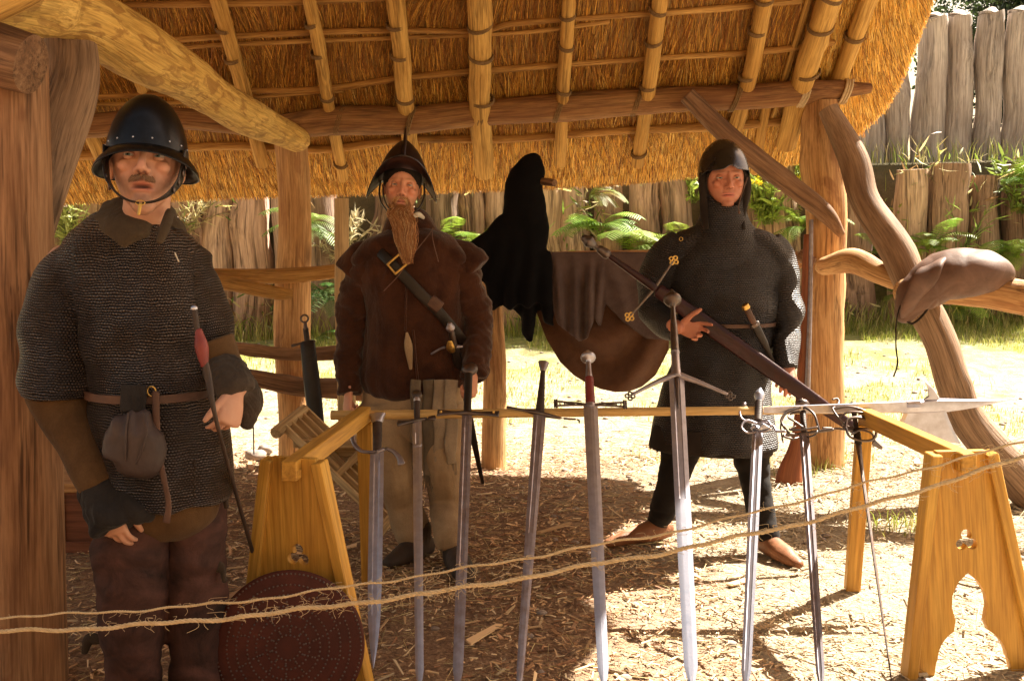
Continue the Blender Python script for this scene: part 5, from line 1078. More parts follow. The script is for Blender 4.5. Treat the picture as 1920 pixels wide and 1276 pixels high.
def garment(parent, name, mb, mat, vox=.007, it=3, fold=0., ff=3., seed=1, aniso=(1, 1, .5), muv=None, extra=None):
    o = obj(name, mb, M_[mat], parent); me = remesh(o, vox, it); og = wl(o); v = getv(me); n_ = getn(me); w_ = v+og
    if fold:
        q = w_*np.array(aniso); d = fold*(sn(q*ff, seed, 1., 3)+.5*np.abs(sn(q*ff*1.7, seed+9, 1., 2))); v = v+n_*d[:, None]
    if extra is not None: v = v+n_*extra(w_)[:, None]
    putv(me, v)
    if muv is not None:
        w_ = v+og; best = np.full(len(v), 1e9); U = np.zeros((len(v), 3))
        for (a, b, r, up) in muv:
            a = np.array(a, float); b = np.array(b, float); d = b-a; L_ = np.linalg.norm(d); d = d/L_; t_ = np.clip((w_-a)@d, 0, L_); c_ = a+d*t_[:, None]; ds = np.linalg.norm(w_-c_, axis=1)/r
            M = frame_from(d, up); q = (w_-a)@M; u = np.arctan2(q[:, 0], q[:, 1])*r; k = ds < best; best[k] = ds[k]; U[k, 0] = u[k]; U[k, 1] = q[k, 2]+a[2]; 
        at = me.attributes.new('muv', 'FLOAT_VECTOR', 'POINT'); at.data.foreach_set('vector', U.astype(np.float32).ravel())
    return o
def rows(L, Y, k=1.0):
    """[(row, pxL, pxR, half depth, dY)] -> centres, radii"""
    P = []; Rr = []
    for r in L:
        dY = r[4] if len(r) > 4 else 0; P.append(W((r[1]+r[2])/2, r[0], Y+dY)); Rr.append(((r[2]-r[1])/2/F*(Y+dY), r[3]))
    return np.array(P), np.array(Rr)
def torso(mb, L, Y, n=40, sub=5, cap='flat', **k): P, r = rows(L, Y); tube(mb, P, r, n=n, side=(1, 0, 0), sub=sub, cap=cap, **k); return mb
def body(parent, prims, hd, skin, open_=0., smile=0., **kw):
    o = obj('body', prims, M_['skin'], parent); me = remesh(o, .0032, 2, .5); og = wl(o); v = getv(me)+og; v2 = hd.sculpt(v, open_, smile); putv(me, v2-og); me.calc_smooth_groups if False else None
    setlc(me, v2); setcol(me, hd.colour(v, skin, open_=open_, **kw)); return o
def ring_surface(parent, name, hd, prof, mat, sx=1., sy=1.12, zf=None, rf=None, n=64, th=.002, mask=None, autos=35):
    """surface of revolution in head space; prof [(r,z)]; zf(theta,i,z)->z, rf(theta,i,r)->r"""
    mb = MB(); V = []; 
    for i_, (r, z) in enumerate(prof):
        for k in range(n):
            a = k*2*math.pi/n; r2 = rf(a, i_, r) if rf else r; z2 = zf(a, i_, z) if zf else z; V.append((r2*math.sin(a)*sx, .012-r2*math.cos(a)*sy, z2))
    V = np.array(V); Q = [[i_*n+k, i_*n+(k+1) % n, (i_+1)*n+(k+1) % n, (i_+1)*n+k] for i_ in range(len(prof)-1) for k in range(n)]
    mb.add(hd.w(V), Q, None, V*1.); o = obj(name, mb, M_[mat], parent, recalc=True); bake(o, [('SOLIDIFY', dict(thickness=th, offset=1.))]); sharp(o.data, autos); return o
SK = (.50, .265, .175)
# ================================================================ man 1 (near, left)
Y1 = 2.92
p1 = thing('person', 'tall man in dark kettle helmet and long mail shirt standing beside the front-left post', 'person', (W(300, 900, Y1)[0], Y1, 0))
h1 = Head(W(276, 307, Y1-.06), yaw=13, pitch=12, roll=3, k=1.09, kx=1.08)
sR, eR, wR = W(122, 492, Y1+.02), W(108, 740, Y1-.02), W(190, 920, Y1-.10)
sL, eL, wL = W(350, 490, Y1+.02), W(406, 672, Y1+.0), W(446, 726, Y1-.12)
b = MB(); h1.prims(b)
tube(b, [h1.w((0, .03, -.03)), h1.w((0, .03, -.09)), W(268, 440, Y1+.03), W(265, 480, Y1+.03)], [.058, .060, .064, .08], n=24, side=(1, 0, 0))
torso(b, [(455, 150, 345, .08), (500, 125, 385, .10), (600, 170, 385, .12), (735, 180, 385, .11), (820, 190, 400, .12), (880, 210, 400, .11)], Y1+.02)
for s_, e_, w_ in ((sR, eR, wR), (sL, eL, wL)): tube(b, [s_, (s_+e_)/2, e_, (e_+w_)/2, w_], [.050, .042, .033, .030, .026], n=16)
lR = [W(250, 850, Y1), W(250, 1080, Y1), W(248, 1290, Y1), W(245, 1500, Y1+.03)]; lL = [W(365, 850, Y1+.08), W(366, 1080, Y1+.08), W(372, 1290, Y1+.06), W(380, 1500, Y1+.08)]
for l in (lR, lL): l[3][2] = .09; tube(b, l, [.07, .06, .045, .04], n=18, sub=6); f_ = l[3]; tube(b, [f_*[1, 1, 0]+[0, .03, .05], f_*[1, 1, 0]+[0, -.05, .045], f_*[1, 1, 0]+[0, -.16, .035]], [.045, .045, .035], n=12)
hand(b, W(202, 935, Y1-.12), W(222, 1030, Y1-.15)-W(202, 935, Y1-.12), (-.25, -.9, .1), -1, (.45, .5, .55, .6), thumb=(.8, .4, -.5), k=.95)
# holding hand: thumb up along the stick, fingers curled under
hand(b, wL+[.0, -.015, -.006], W(432, 795, Y1-.185)-W(448, 726, Y1-.135), (.75, -.62, .15), 1, (.55, .75, .85, .95), thumb=(.95, .55, -.12), k=.9, tcurl=.15, spread=.35)
bo1 = body(p1, b, h1, SK, open_=.0055, ruddy=.45, stub=(.16, .075, .035), stub_a=.35, tache=.9, brow=(.2, .1, .05))
h1.eyes(p1, iris=(.10, .14, .13), gaze=(-6, -4), lid=.42, skin=SK)
mb = MB(); torso(mb, [(446, 178, 345, .085, .03), (458, 140, 366, .105, .02), (478, 112, 386, .125), (515, 110, 402, .145), (560, 140, 402, .155), (640, 166, 404, .16), (700, 172, 400, .155), (735, 172, 396, .145), (775, 176, 405, .155), (850, 188, 416, .16), (905, 200, 422, .165), (935, 208, 420, .165)], Y1)
tube(mb, [W(168, 492, Y1), W(136, 524, Y1-.01), W(120, 600, Y1-.02), W(112, 690, Y1-.03), W(112, 740, Y1-.03)], [(.050, .07), (.076, .085), (.084, .09), (.090, .092), (.093, .092)], n=28, cap='flat')
tube(mb, [W(330, 505, Y1), W(355, 535, Y1), W(376, 592, Y1), W(395, 655, Y1-.01)], [(.050, .07), (.066, .08), (.060, .075), (.058, .07)], n=24, cap='flat')
mu1 = [(W(285, 420, Y1), W(300, 940, Y1), .17, (1, 0, 0)), (W(125, 500, Y1-.01), W(110, 740, Y1-.03), .10, (1, 0, 0)), (W(372, 500, Y1), W(407, 660, Y1-.01), .08, (1, 0, 0))]
def cr1(w_):   # belt cinch and hanging folds under it
    z = w_[:, 2]; zb = W(285, 735, Y1)[2]; x = w_[:, 0]; return -.012*np.exp(-((z-zb)/.025)**2)+.006*np.sin(x*46+3*sn(w_*3, 2))*np.clip((zb-z)/.1, 0, 1)*(z < zb)+.009*np.sin((z*38+x*9)+2*sn(w_*2.5, 4))*np.exp(-((z-zb-.14)/.10)**2)
tube(mb, [W(134, 512, Y1), W(180, 474, Y1), W(225, 458, Y1), W(265, 455, Y1), W(310, 460, Y1), W(338, 480, Y1), W(360, 516, Y1)], [(.045, .085), (.055, .10), (.055, .10), (.05, .095), (.055, .10), (.055, .10), (.045, .085)], n=24, side=(0, 0, 1), cap='round')
mail1 = garment(p1, 'mail_shirt', mb, 'mail1', .007, 4, .013, 3.2, 3, muv=mu1, extra=cr1)
# gambeson below the mail, sleeves
mb = MB(); tube(mb, [eR+(sR-eR)*.2, eR, eR*.5+wR*.5, W(190, 912, Y1-.11)], [(.088, .088), (.083, .082), (.066, .064), (.052, .050)], n=24, sub=6, cap='flat'); garment(p1, 'gambeson_sleeve', mb, 'gamb', .006, 2, .011, 6, 5)
mb = MB(); tube(mb, [W(396, 635, Y1-.02), W(413, 680, Y1-.02), W(436, 712, Y1-.06)], [(.060, .062), (.056, .056), (.050, .048)], n=24, sub=6, cap='flat'); garment(p1, 'gambeson_sleeve', mb, 'gamb', .006, 2, .005, 5, 6)
mb = MB(); tube(mb, [W(188, 900, Y1-.10), W(200, 935, Y1-.115), W(212, 965, Y1-.13), W(220, 985, Y1-.135)], [(.054, .052), (.064, .058), (.072, .062), (.066, .056)], n=24, cap='flat'); tube(mb, [W(235, 935, Y1-.13), W(258, 962, Y1-.14), W(276, 968, Y1-.14)], [.035, .03, .012], n=14); garment(p1, 'ruffled_cuff', mb, 'cuff', .006, 1, .016, 13, 7, (1, 1, 1))
mb = MB(); tube(mb, [W(420, 688, Y1-.03), W(434, 706, Y1-.08), W(446, 726, Y1-.115), W(449, 738, Y1-.125)], [(.052, .050), (.055, .052), (.052, .048), (.044, .040)], n=24, cap='flat'); tube(mb, [W(440, 712, Y1-.05), W(462, 738, Y1-.05), W(470, 772, Y1-.04), W(464, 792, Y1-.04)], [(.045, .045), (.040, .045), (.028, .034), (.014, .02)], n=20, cap='round')
# keep the cuff behind the hand
garment(p1, 'ruffled_cuff', mb, 'cuffb', .006, 1, .010, 12, 8, (1, 1, 1)).location = (.0, .0, 0)
mb = MB(); torso(mb, [(880, 215, 405, .125), (930, 215, 412, .13), (970, 225, 405, .12), (1000, 262, 368, .08)], Y1+.02); garment(p1, 'gambeson_skirt', mb, 'gamb', .008, 2, .005, 5, 9)
mb = MB(); torso(mb, [(391, 196, 326, .088, .06), (408, 190, 330, .098, .05), (430, 178, 338, .108, .03), (452, 160, 348, .120, .01), (474, 200, 335, .125, -.015), (492, 235, 318, .12, -.035)], Y1); garment(p1, 'cloth_collar', mb, 'collar', .006, 2, .009, 8, 10, (1, 1, 1))
mb = MB(); tube(mb, [W(318, 400, Y1-.085), W(310, 425, Y1-.13), W(300, 452, Y1-.15)], [(.012, .014), (.014, .012), (.010, .008)], n=12); obj('collar_flap', mb, M_['collar'], p1)
# hose / suede leggings
mb = MB()
tube(mb, [W(256, 905, Y1+.02), W(250, 980, Y1), W(247, 1080, Y1-.02), W(250, 1190, Y1-.01), W(250, 1290, Y1), W(245, 1420, Y1+.02), W(242, 1520, Y1+.03)*[1, 1, 0]+[0, 0, .10]], [(.090, .095), (.098, .105), (.093, .10), (.080, .088), (.070, .075), (.066, .07), (.055, .06)], n=28, cap='flat')
tube(mb, [W(360, 905, Y1+.08), W(366, 980, Y1+.07), W(367, 1080, Y1+.06), W(364, 1190, Y1+.06), W(368, 1290, Y1+.07), W(375, 1420, Y1+.08), W(380, 1520, Y1+.09)*[1, 1, 0]+[0, 0, .10]], [(.085, .09), (.083, .092), (.079, .09), (.073, .08), (.068, .07), (.062, .065), (.05, .055)], n=28, cap='flat')
garment(p1, 'suede_leggings', mb, 'hide', .008, 2, .016, 6, 11, (.8, .8, 1.5))
for px, py, q in ((414, 1064, 1), (418, 925, 1), (168, 1198, -1)):
    mb = MB(); c_ = W(px, py, Y1+.02); tube(mb, [c_-[q*.03, 0, 0], c_, c_+[q*.012, -.01, -.035]], [(.014, .006), (.018, .007), (.010, .005)], n=8, side=(0, 0, 1)); obj('garter_tie', mb, M_['cuffb'], p1)
for l in (lR, lL): mb = MB(); f_ = l[3]*[1, 1, 0]; tube(mb, [f_+[0, .06, .045], f_+[0, 0, .06], f_+[0, -.1, .045], f_+[0, -.2, .03]], [(.04, .04), (.05, .055), (.052, .04), (.03, .025)], n=16, side=(1, 0, 0)); obj('shoe', mb, M_['shoe'], p1)
# belt
def belt(parent, L, Y, hgt, mat, tilt=0., name='belt', th=.005, rrad=1.0):
    P, rr = rows(L, Y); c_ = P[0]; rx, ry = rr[0]; mb = MB(); n = 72; V = []
    for k in range(n):
        a = k*2*math.pi/n; b_ = c_+[rx*math.cos(a), ry*math.sin(a), tilt*math.cos(a)]; o_ = np.array([math.cos(a), math.sin(a), 0])*th; V += [b_+[0, 0, hgt/2], b_+o_+[0, 0, hgt/2.2], b_+o_-[0, 0, hgt/2.2], b_-[0, 0, hgt/2]]
    Q = [[k*4+j, ((k+1) % n)*4+j, ((k+1) % n)*4+(j+1) % 4, k*4+(j+1) % 4] for k in range(n) for j in range(4)]; mb.add(V, Q); return obj(name, mb, M_[mat], parent, autos=40)
belt(p1, [(733, 166, 402, .151)], Y1, .024, 'belt')
yb = Y1-.165
mb = MB(); c_ = W(284, 733, yb); tube(mb, [c_+[.011*math.cos(a), 0, .013*math.sin(a)] for a in np.linspace(0, 6.28, 15)], .0024, n=6, sub=1); obj('belt_buckle', mb, M_['brass'], p1)
mb = MB(); tube(mb, [W(292, 735, yb-.004), W(293, 790, yb-.014), W(297, 850, yb-.02), W(309, 905, yb-.03), W(316, 945, yb-.03), W(312, 978, yb-.03)], [(.011, .003), (.010, .003), (.010, .003), (.008, .003), (.008, .003), (.010, .003)], n=8, side=(1, 0, 0)); obj('belt_end', mb, M_['belt'], p1)
# lacing slit in the mail
mb = MB(); [tube(mb, [W(364+((-1)**k)*1.5, 862+k*9, Y1-.173), W(364-((-1)**k)*1.5, 867+k*9, Y1-.178)], .0028, n=6) for k in range(8)]; obj('hem_lacing', mb, M_['cordd'], p1)
mb = MB(); tube(mb, [W(328, 474, Y1-.158), W(335, 490, Y1-.158)], .0018, n=6); obj('bone_pin', mb, M_['white'], p1)
# pouch: rests on the belt
pc = W(250, 800, yb-.02); po_ = thing('belt_pouch', 'dark drawstring leather pouch hanging from the near man belt', 'pouch', pc)
mb = MB(); tube(mb, [W(251, 722, yb-.012), W(250, 748, yb-.016), W(248, 770, yb-.02)], [(.034, .012), (.034, .012), (.032, .012)], n=16, side=(1, 0, 0), cap='flat'); obj('belt_loop', mb, M_['cuff'], po_)
mb = MB(); torso(mb, [(768, 232, 265, .014), (782, 218, 284, .024), (810, 196, 304, .036), (845, 190, 312, .042), (868, 196, 302, .04), (882, 212, 270, .03), (890, 228, 246, .012)], yb-.022, n=30)
o = garment(po_, 'pouch_bag', mb, 'pouch', .005, 2, .0, 1, 12); me = o.data; v = getv(me); n_ = getn(me); z_ = v[:, 2]; putv(me, v+n_*(.006*np.cos(v[:, 0]*150+z_*20*np.sign(v[:, 0]))*np.clip((z_+.03)/.06, 0, 1)+.003*sn(v*20, 3))[:, None])
mb = MB(); tube(mb, [W(240, 775, yb-.05), W(236, 810, yb-.062), W(235, 850, yb-.066), W(238, 878, yb-.05)], .0035, n=6); tube(mb, [W(268, 775, yb-.045), W(276, 800, yb-.06), W(270, 830, yb-.066), W(256, 868, yb-.06)], .0035, n=6); obj('drawstring', mb, M_['pouch'], po_)
# helmet
pr = [(.004, .178), (.022, .175), (.042, .165), (.062, .147), (.080, .121), (.094, .090), (.103, .056), (.108, .026), (.109, .012), (.116, .006), (.128, -.004), (.1385, -.018), (.140, -.022)]
def z1(a, i, z): return z-(max(0, i-7)/5)*.020*math.sin(a)**2+(max(0, i-7)/5)*.006*max(0, math.cos(a))
hm = Head(h1.c+h1.M@np.array([-.002, 0, .012]), k=.985); hm.M = h1.M
he1 = ring_surface(p1, 'helmet', hm, pr, 'black', sx=.97, sy=1.08, zf=z1)
mb = MB()
for a in [-80, -60, -38, -13, 13, 38, 60, 80, 110, 140, 180, 220, 250]:
    a = R(a); ell(mb, hm.w((.109*.97*math.sin(a), .012-.109*1.08*math.cos(a), .030)), .0028, None, 8, 5)
obj('rivet_pattern', mb, M_['steel'], he1)
mb = MB(); tube(mb, [hm.w((.1405*.97*math.sin(a), .012-.1405*1.08*math.cos(a), -.022-.020*math.sin(a)**2+.006*max(0, math.cos(a)))) for a in np.linspace(0, 2*math.pi, 60)], .0022, n=6, sub=1); obj('rim', mb, M_['black'], he1)
for q in (-1, 1):
    mb = MB(); tube(mb, [h1.w((q*.086, -.030, .025)), h1.w((q*.081, -.045, -.02)), h1.w((q*.074, -.062, -.058)), h1.w((q*.055, -.082, -.092)), h1.w((q*.030, -.092, -.112)), h1.w((q*.004, -.092, -.119))], [(.018, .004), (.021, .004), (.020, .004), (.014, .003), (.007, .003), (.005, .003)], n=12, side=h1.M@[.2, 1, 0]); st = obj('chin_strap', mb, M_['blk'], he1)
    mb = MB()
    for k in range(4):
        t_ = k/3; c_ = h1.w((q*(.087-.020*t_**1.4), -.044-.034*t_, -.010-.070*t_)); ell(mb, c_, (.004, .012, .011), h1.M, 10, 6)
    obj('scale_plates', mb, M_['iron'], st)
mb = MB(); c_ = h1.w((0, -.095, -.119)); tube(mb, [c_+[.012*math.cos(a), -.002, .006*math.sin(a)] for a in np.linspace(0, 6.28, 11)], .0016, n=6, sub=1); tube(mb, [c_, c_+[-.004, -.006, -.03]], [(.005, .002), (.004, .002)], n=6, side=(1, 0, 0)); obj('strap_buckle', mb, M_['brass'], he1)
mb = MB(); tc = np.array([(.13, .06, .025), (.20, .10, .045), (.09, .04, .018)])
for q in (-1, 1):
    for k in range(110):
        x0 = q*rng.uniform(.001, .021); z0 = -.0555+rng.normal(0, .0022)-abs(x0)*.12; p0 = h1.w((x0, -.0985+abs(x0)*.25, z0)); tube(mb, [p0, h1.w((x0+q*.004, -.100+abs(x0)*.3, z0-.005)), h1.w((x0+q*.008, -.097+abs(x0)*.4, z0-.010))], [.0008, .0008, .0003], n=4, sub=2, c=tc[rng.integers(0, 3)])
obj('moustache', mb, M_['hair'], p1)
# stick held in the left hand
a, b_ = W(364, 578, Y1-.215), W(404, 782, Y1-.235); c_ = W(436, 900, Y1-.02); e_ = W(478, 1050, Y1+.30); g_ = G(521, 1200)
stk = thing('walking_stick', 'long thin dark stick with a red binding held by the near man', 'stick', g_)
mb = MB(); tube(mb, [a, W(372, 630, Y1-.22), W(389, 700, Y1-.23), b_, c_, e_, g_], [.0085, .008, .010, .0058, .0060, .0062, .006], n=10, cap='round'); obj('shaft', mb, M_['grip'], stk)
mb = MB(); tube(mb, [W(373, 622, Y1-.22), W(378, 650, Y1-.224), W(383, 682, Y1-.228)], [.010, .0175, .011], n=12); obj('red_binding', mb, M_['redgrip'], stk)
mb = MB(); ell(mb, a, .009); obj('tip_cap', mb, M_['steel'], stk)
# ================================================================ man 2 (middle, bearded)
Y2 = 4.6
p2 = thing('person', 'long-bearded man in crested morion helmet and brown wool jacket', 'person', (W(770, 1060, Y2)[0], Y2, 0))
h2 = Head(W(754, 352, Y2-.04), yaw=6, pitch=8, roll=4, k=1.0); SK2 = (.60, .275, .165)
b = MB(); h2.prims(b); tube(b, [h2.w((0, .03, -.03)), h2.w((0, .03, -.09)), W(765, 440, Y2+.03), W(768, 470, Y2+.03)], [.056, .056, .062, .075], n=22, side=(1, 0, 0))
torso(b, [(468, 715, 825, .08), (500, 690, 860, .10), (600, 700, 855, .11), (720, 700, 860, .11), (770, 695, 860, .11)], Y2+.02)
sR, eR, wR = W(690, 492, Y2), W(662, 610, Y2+.03), W(654, 728, Y2-.06); sL, eL, wL = W(862, 488, Y2), W(892, 600, Y2+.03), W(884, 700, Y2-.14)
for s_, e_, w_ in ((sR, eR, wR), (sL, eL, wL)): tube(b, [s_, (s_+e_)/2, e_, (e_+w_)/2, w_], [.048, .040, .033, .030, .025], n=16)
g1, g2 = G(788, 1046), G(852, 1070)
k1, k2 = W(742, 895, Y2-.03), W(835, 895, Y2-.045)
for hp, kn, gr in ((W(730, 780, Y2), k1+[0, .03, 0], g1), (W(820, 780, Y2), k2, g2)): tube(b, [hp, (hp+kn)/2, kn, (kn+gr)/2+[0, 0, .05], gr+[0, 0, .09]], [.06, .048, .036, .032, .03], n=16)
for gr, to in ((g1, G(738, 1066)), (g2, G(872, 1096))): tube(b, [gr+[0, 0, .045], (gr+to)/2+[0, 0, .045], to+[0, 0, .03]], [.036, .038, .026], n=12)
hand(b, W(654, 732, Y2-.065), (-.05, -.25, -1), (-.8, -.5, 0), 1, (1.1, 1.15, 1.2, 1.2), thumb=(.7, .4, -.7), k=.95)
hand(b, W(888, 700, Y2-.16), (-.12, -.35, -1), (.8, -.5, 0), -1, (1.0, 1.1, 1.2, 1.2), thumb=(.7, .4, -.7), k=.95)
body(p2, b, h2, SK2, smile=.5, ruddy=.65, stub=(.36, .19, .085), stub_a=.8, tache=.85, brow=(.42, .22, .1)); h2.eyes(p2, iris=(.08, .12, .13), gaze=(0, -3), lid=.5, skin=SK2)
# jacket
mb = MB(); torso(mb, [(448, 728, 812, .085, .03), (462, 700, 840, .10, .02), (478, 672, 866, .115), (510, 664, 880, .13), (560, 680, 872, .14), (620, 690, 868, .14), (670, 688, 870, .135), (700, 684, 876, .14), (722, 690, 868, .14), (738, 735, 830, .12)], Y2)
tube(mb, [W(676, 488, Y2), W(702, 466, Y2), W(732, 454, Y2), W(765, 450, Y2), W(800, 452, Y2), W(835, 462, Y2), W(866, 484, Y2)], [(.04, .08), (.05, .095), (.052, .10), (.05, .10), (.052, .10), (.05, .095), (.04, .08)], n=24, side=(0, 0, 1), cap='round')
garment(p2, 'wool_jacket', mb, 'jacket', .007, 2, .016, 6, 21, (1, 1, .5))
for pts, rr in (((W(692, 492, Y2), W(672, 540, Y2+.01), W(660, 610, Y2+.03), W(654, 680, Y2-.01), W(654, 738, Y2-.05)), [(.07, .075), (.066, .075), (.062, .07), (.056, .06), (.052, .052)]), ((W(858, 488, Y2), W(880, 540, Y2), W(893, 600, Y2+.02), W(893, 655, Y2-.06), W(888, 706, Y2-.14)), [(.07, .075), (.07, .075), (.066, .07), (.06, .06), (.056, .055)])):
    mb = MB(); tube(mb, list(pts), rr, n=26, cap='flat'); garment(p2, 'jacket_sleeve', mb, 'jacket', .007, 2, .014, 9, 22, (1, 1, 1.6))
for pts in ((W(700, 482, Y2), W(674, 494, Y2-.01), W(656, 516, Y2-.01)), (W(842, 478, Y2), W(866, 486, Y2-.01), W(888, 508, Y2-.02))):
    mb = MB(); tube(mb, list(pts), [(.04, .08), (.046, .085), (.052, .080)], n=24, side=(0, 1, 0), cap='flat'); garment(p2, 'shoulder_wing', mb, 'jacket', .006, 3, .010, 10, 24)
mb = MB(); torso(mb, [(412, 722, 800, .082, .05), (425, 718, 812, .088, .03), (445, 714, 822, .09, .02), (465, 722, 822, .085, .01)], Y2); garment(p2, 'standing_collar', mb, 'jacket', .006, 2, .006, 9, 25)
mb = MB(); tube(mb, [W(775, 405, Y2-.095), W(785, 402, Y2-.08), W(794, 408, Y2-.04)], [(.006, .010), (.008, .012), (.006, .008)], n=10); obj('shirt_collar', mb, M_['white'], p2)
mb = MB(); tube(mb, [W(763, 625, Y2-.146), W(766, 650, Y2-.150), W(770, 690, Y2-.148)], [(.006, .006), (.018, .008), (.007, .006)], n=12, side=(1, 0, 0)); obj('shirt_front', mb, M_['linen'], p2)
# front closure edge, laces
mb = MB(); tube(mb, [W(762, 520, Y2-.142), W(761, 580, Y2-.150), W(760, 620, Y2-.152)], [(.004, .004)]*3, n=8); tube(mb, [W(775, 620, Y2-.15), W(780, 680, Y2-.15), W(786, 734, Y2-.14)], .005, n=8); obj('front_edge', mb, M_['jacket'], p2)
mb = MB(); yb2 = Y2-.135; tube(mb, [W(812, 428, yb2+.05), W(800, 445, yb2+.0), W(772, 480, yb2-.02), W(748, 515, yb2-.02), W(720, 545, yb2-.0)], .0022, n=6); tube(mb, [W(810, 430, yb2+.05), W(812, 452, yb2+.01), W(822, 490, yb2)], .0020, n=6); tube(mb, [W(810, 428, yb2+.05), W(824, 432, yb2+.04), W(832, 422, yb2+.05)], .002, n=6); obj('leather_lace', mb, M_['bag'], p2)
# baldric
mb = MB(); tube(mb, [W(700, 462, Y2-.06), W(722, 482, Y2-.128), W(750, 510, Y2-.150), W(786, 548, Y2-.152), W(822, 584, Y2-.145), W(858, 626, Y2-.10), W(876, 648, Y2-.03)], [(.004, .020), (.004, .022), (.004, .023), (.004, .024), (.004, .023), (.004, .022), (.004, .02)], n=12, side=(0, 1, 0)); ba = obj('baldric', mb, M_['blk'], p2)
c_ = W(745, 495, Y2-.158); u1, u2 = np.array([.72, 0, .62]), np.array([-.62, 0, .75])
mb = MB(); 
q4 = [c_+u1*.026+u2*.034*0, ]
fr_ = [c_+u1*sx+u2*sy for sx, sy in ((-.034, -.026), (.034, -.026), (.034, .026), (-.034, .026))]
for k in range(4): tube(mb, [fr_[k], fr_[(k+1) % 4]], .0052, n=8)
obj('square_buckle', mb, M_['brass'], ba)
mb = MB(); c2 = W(816, 570, Y2-.152); tube(mb, [c2-[.02, 0, -.016], c2+[.02, -.002, -.016]], [(.004, .028)]*2, n=8, side=(0, 1, 0)); obj('strap_keeper', mb, M_['belt'], ba)
# trousers
mb = MB(); torso(mb, [(690, 690, 868, .125), (735, 682, 866, .13), (780, 676, 862, .13), (815, 690, 858, .11)], Y2+.01)
tube(mb, [W(722, 760, Y2), W(724, 810, Y2-.02), W(740, 885, Y2-.075), W(758, 945, Y2-.04), W(776, 1000, g1[1]), g1+[0, 0, .10]], [(.118, .12), (.112, .12), (.088, .10), (.076, .085), (.076, .08), (.062, .062)], n=26, cap='flat')
tube(mb, [W(822, 760, Y2), W(826, 810, Y2-.02), W(833, 885, Y2-.09), W(838, 945, Y2-.06), W(843, 1000, g2[1]+.03), g2+[0, .01, .10]], [(.11, .12), (.105, .12), (.085, .10), (.076, .085), (.075, .08), (.058, .06)], n=26, cap='flat')
garment(p2, 'linen_trousers', mb, 'linen', .008, 3, .012, 6, 31, (1, 1, 1.1))
for gr, to, m_ in ((g1, G(732, 1068), 'shoe'), (g2, G(876, 1100), 'shoe')): 
    mb = MB(); d_ = to-gr; d_ /= np.linalg.norm(d_); tube(mb, [gr-d_*.05+[0, 0, .045], gr+[0, 0, .06], (gr+to)/2+[0, 0, .048], to+[0, 0, .032]], [(.034, .04), (.046, .062), (.052, .045), (.035, .026)], n=18, side=np.cross(d_, [0, 0, 1])); 
    tube(mb, [gr+[0, 0, .06], gr+[0, 0, .13]], [.048, .05], n=16); o = garment(p2, 'shoe', mb, m_, .006, 2, .004, 12, 33)
# sash hanging in strips
for k, (x0, x1, r1, m_) in enumerate([(792, 815, 890, 'sashd'), (812, 838, 880, 'sash'), (834, 858, 868, 'sash'), (770, 790, 850, 'sashd')]):
    yy_ = Y2-.165-.006*k; mb = MB(); n = 10; P = [W((x0+x1)/2+1.5*math.sin(q*1.1+k), 712+(r1-712)*q/n, yy_+.008*math.sin(q+k)) for q in range(n+1)]; hw = (x1-x0)/2/F*yy_
    tube(mb, P, [(hw*(1-.25*(q > 8)), .006) for q in range(n+1)], n=14, side=(1, .15, 0), sub=3, cap='flat')
    for q in range(9):
        xx_ = x0+3+(x1-x0-6)*q/8; tube(mb, [W(xx_, r1-4, yy_), W(xx_+rng.normal(0, 2), r1+14, yy_), W(xx_+rng.normal(0, 3), r1+26+rng.uniform(-5, 5), yy_)], [.003, .0022, .0015], n=5, sub=3)
    obj('fringed_sash', mb, M_[m_], p2)
# beard and moustache
mb = MB(); core = [h2.w((0, -.078, -.098)), h2.w((.0, -.090, -.125)), W(758, 420, Y2-.175), W(762, 460, Y2-.185), W(765, 494, Y2-.18)]
tube(mb, core, [(.028, .014), (.034, .020), (.032, .020), (.020, .014), (.005, .005)], n=20, side=(1, 0, 0), c=(.24, .095, .03), rough=.12, rf=10); bd = obj('beard', mb, M_['hair'], p2)
hm_ = MB(); cc_ = np.array([(.36, .15, .05), (.48, .24, .09), (.26, .10, .03), (.56, .36, .18), (.33, .13, .04)]); CP = cr(np.array(core), 10); nC = len(CP); W_ = np.interp(np.linspace(0, 1, nC), [0, .25, .5, .75, 1], [.038, .052, .052, .044, .022])
for k in range(620):
    i0 = int(rng.integers(0, nC*.62)); i1 = min(nC-1, i0+int(rng.integers(10, 24))); a = rng.uniform(-1, 1); yv = -abs(math.sqrt(max(0, 1-a*a)))*.6*rng.uniform(.7, 1.15); wob = rng.normal(0, .007, 2); pts = []
    for t_ in np.linspace(0, 1, 5): q = i0+(i1-i0)*t_; j_ = int(q); pts.append(CP[j_]+[a*W_[j_]*(1-.25*t_)*(.9+.25*math.sin(k*1.7+t_*2))+wob[0]*math.sin(t_*5), yv*W_[j_]+wob[1]*t_-.004, 0])
    ct = cc_[rng.integers(0, 5)]*rng.uniform(.75, 1.2); tube(hm_, pts, [.0011, .0011, .001, .0008, .0004], n=4, sub=1, c=ct)
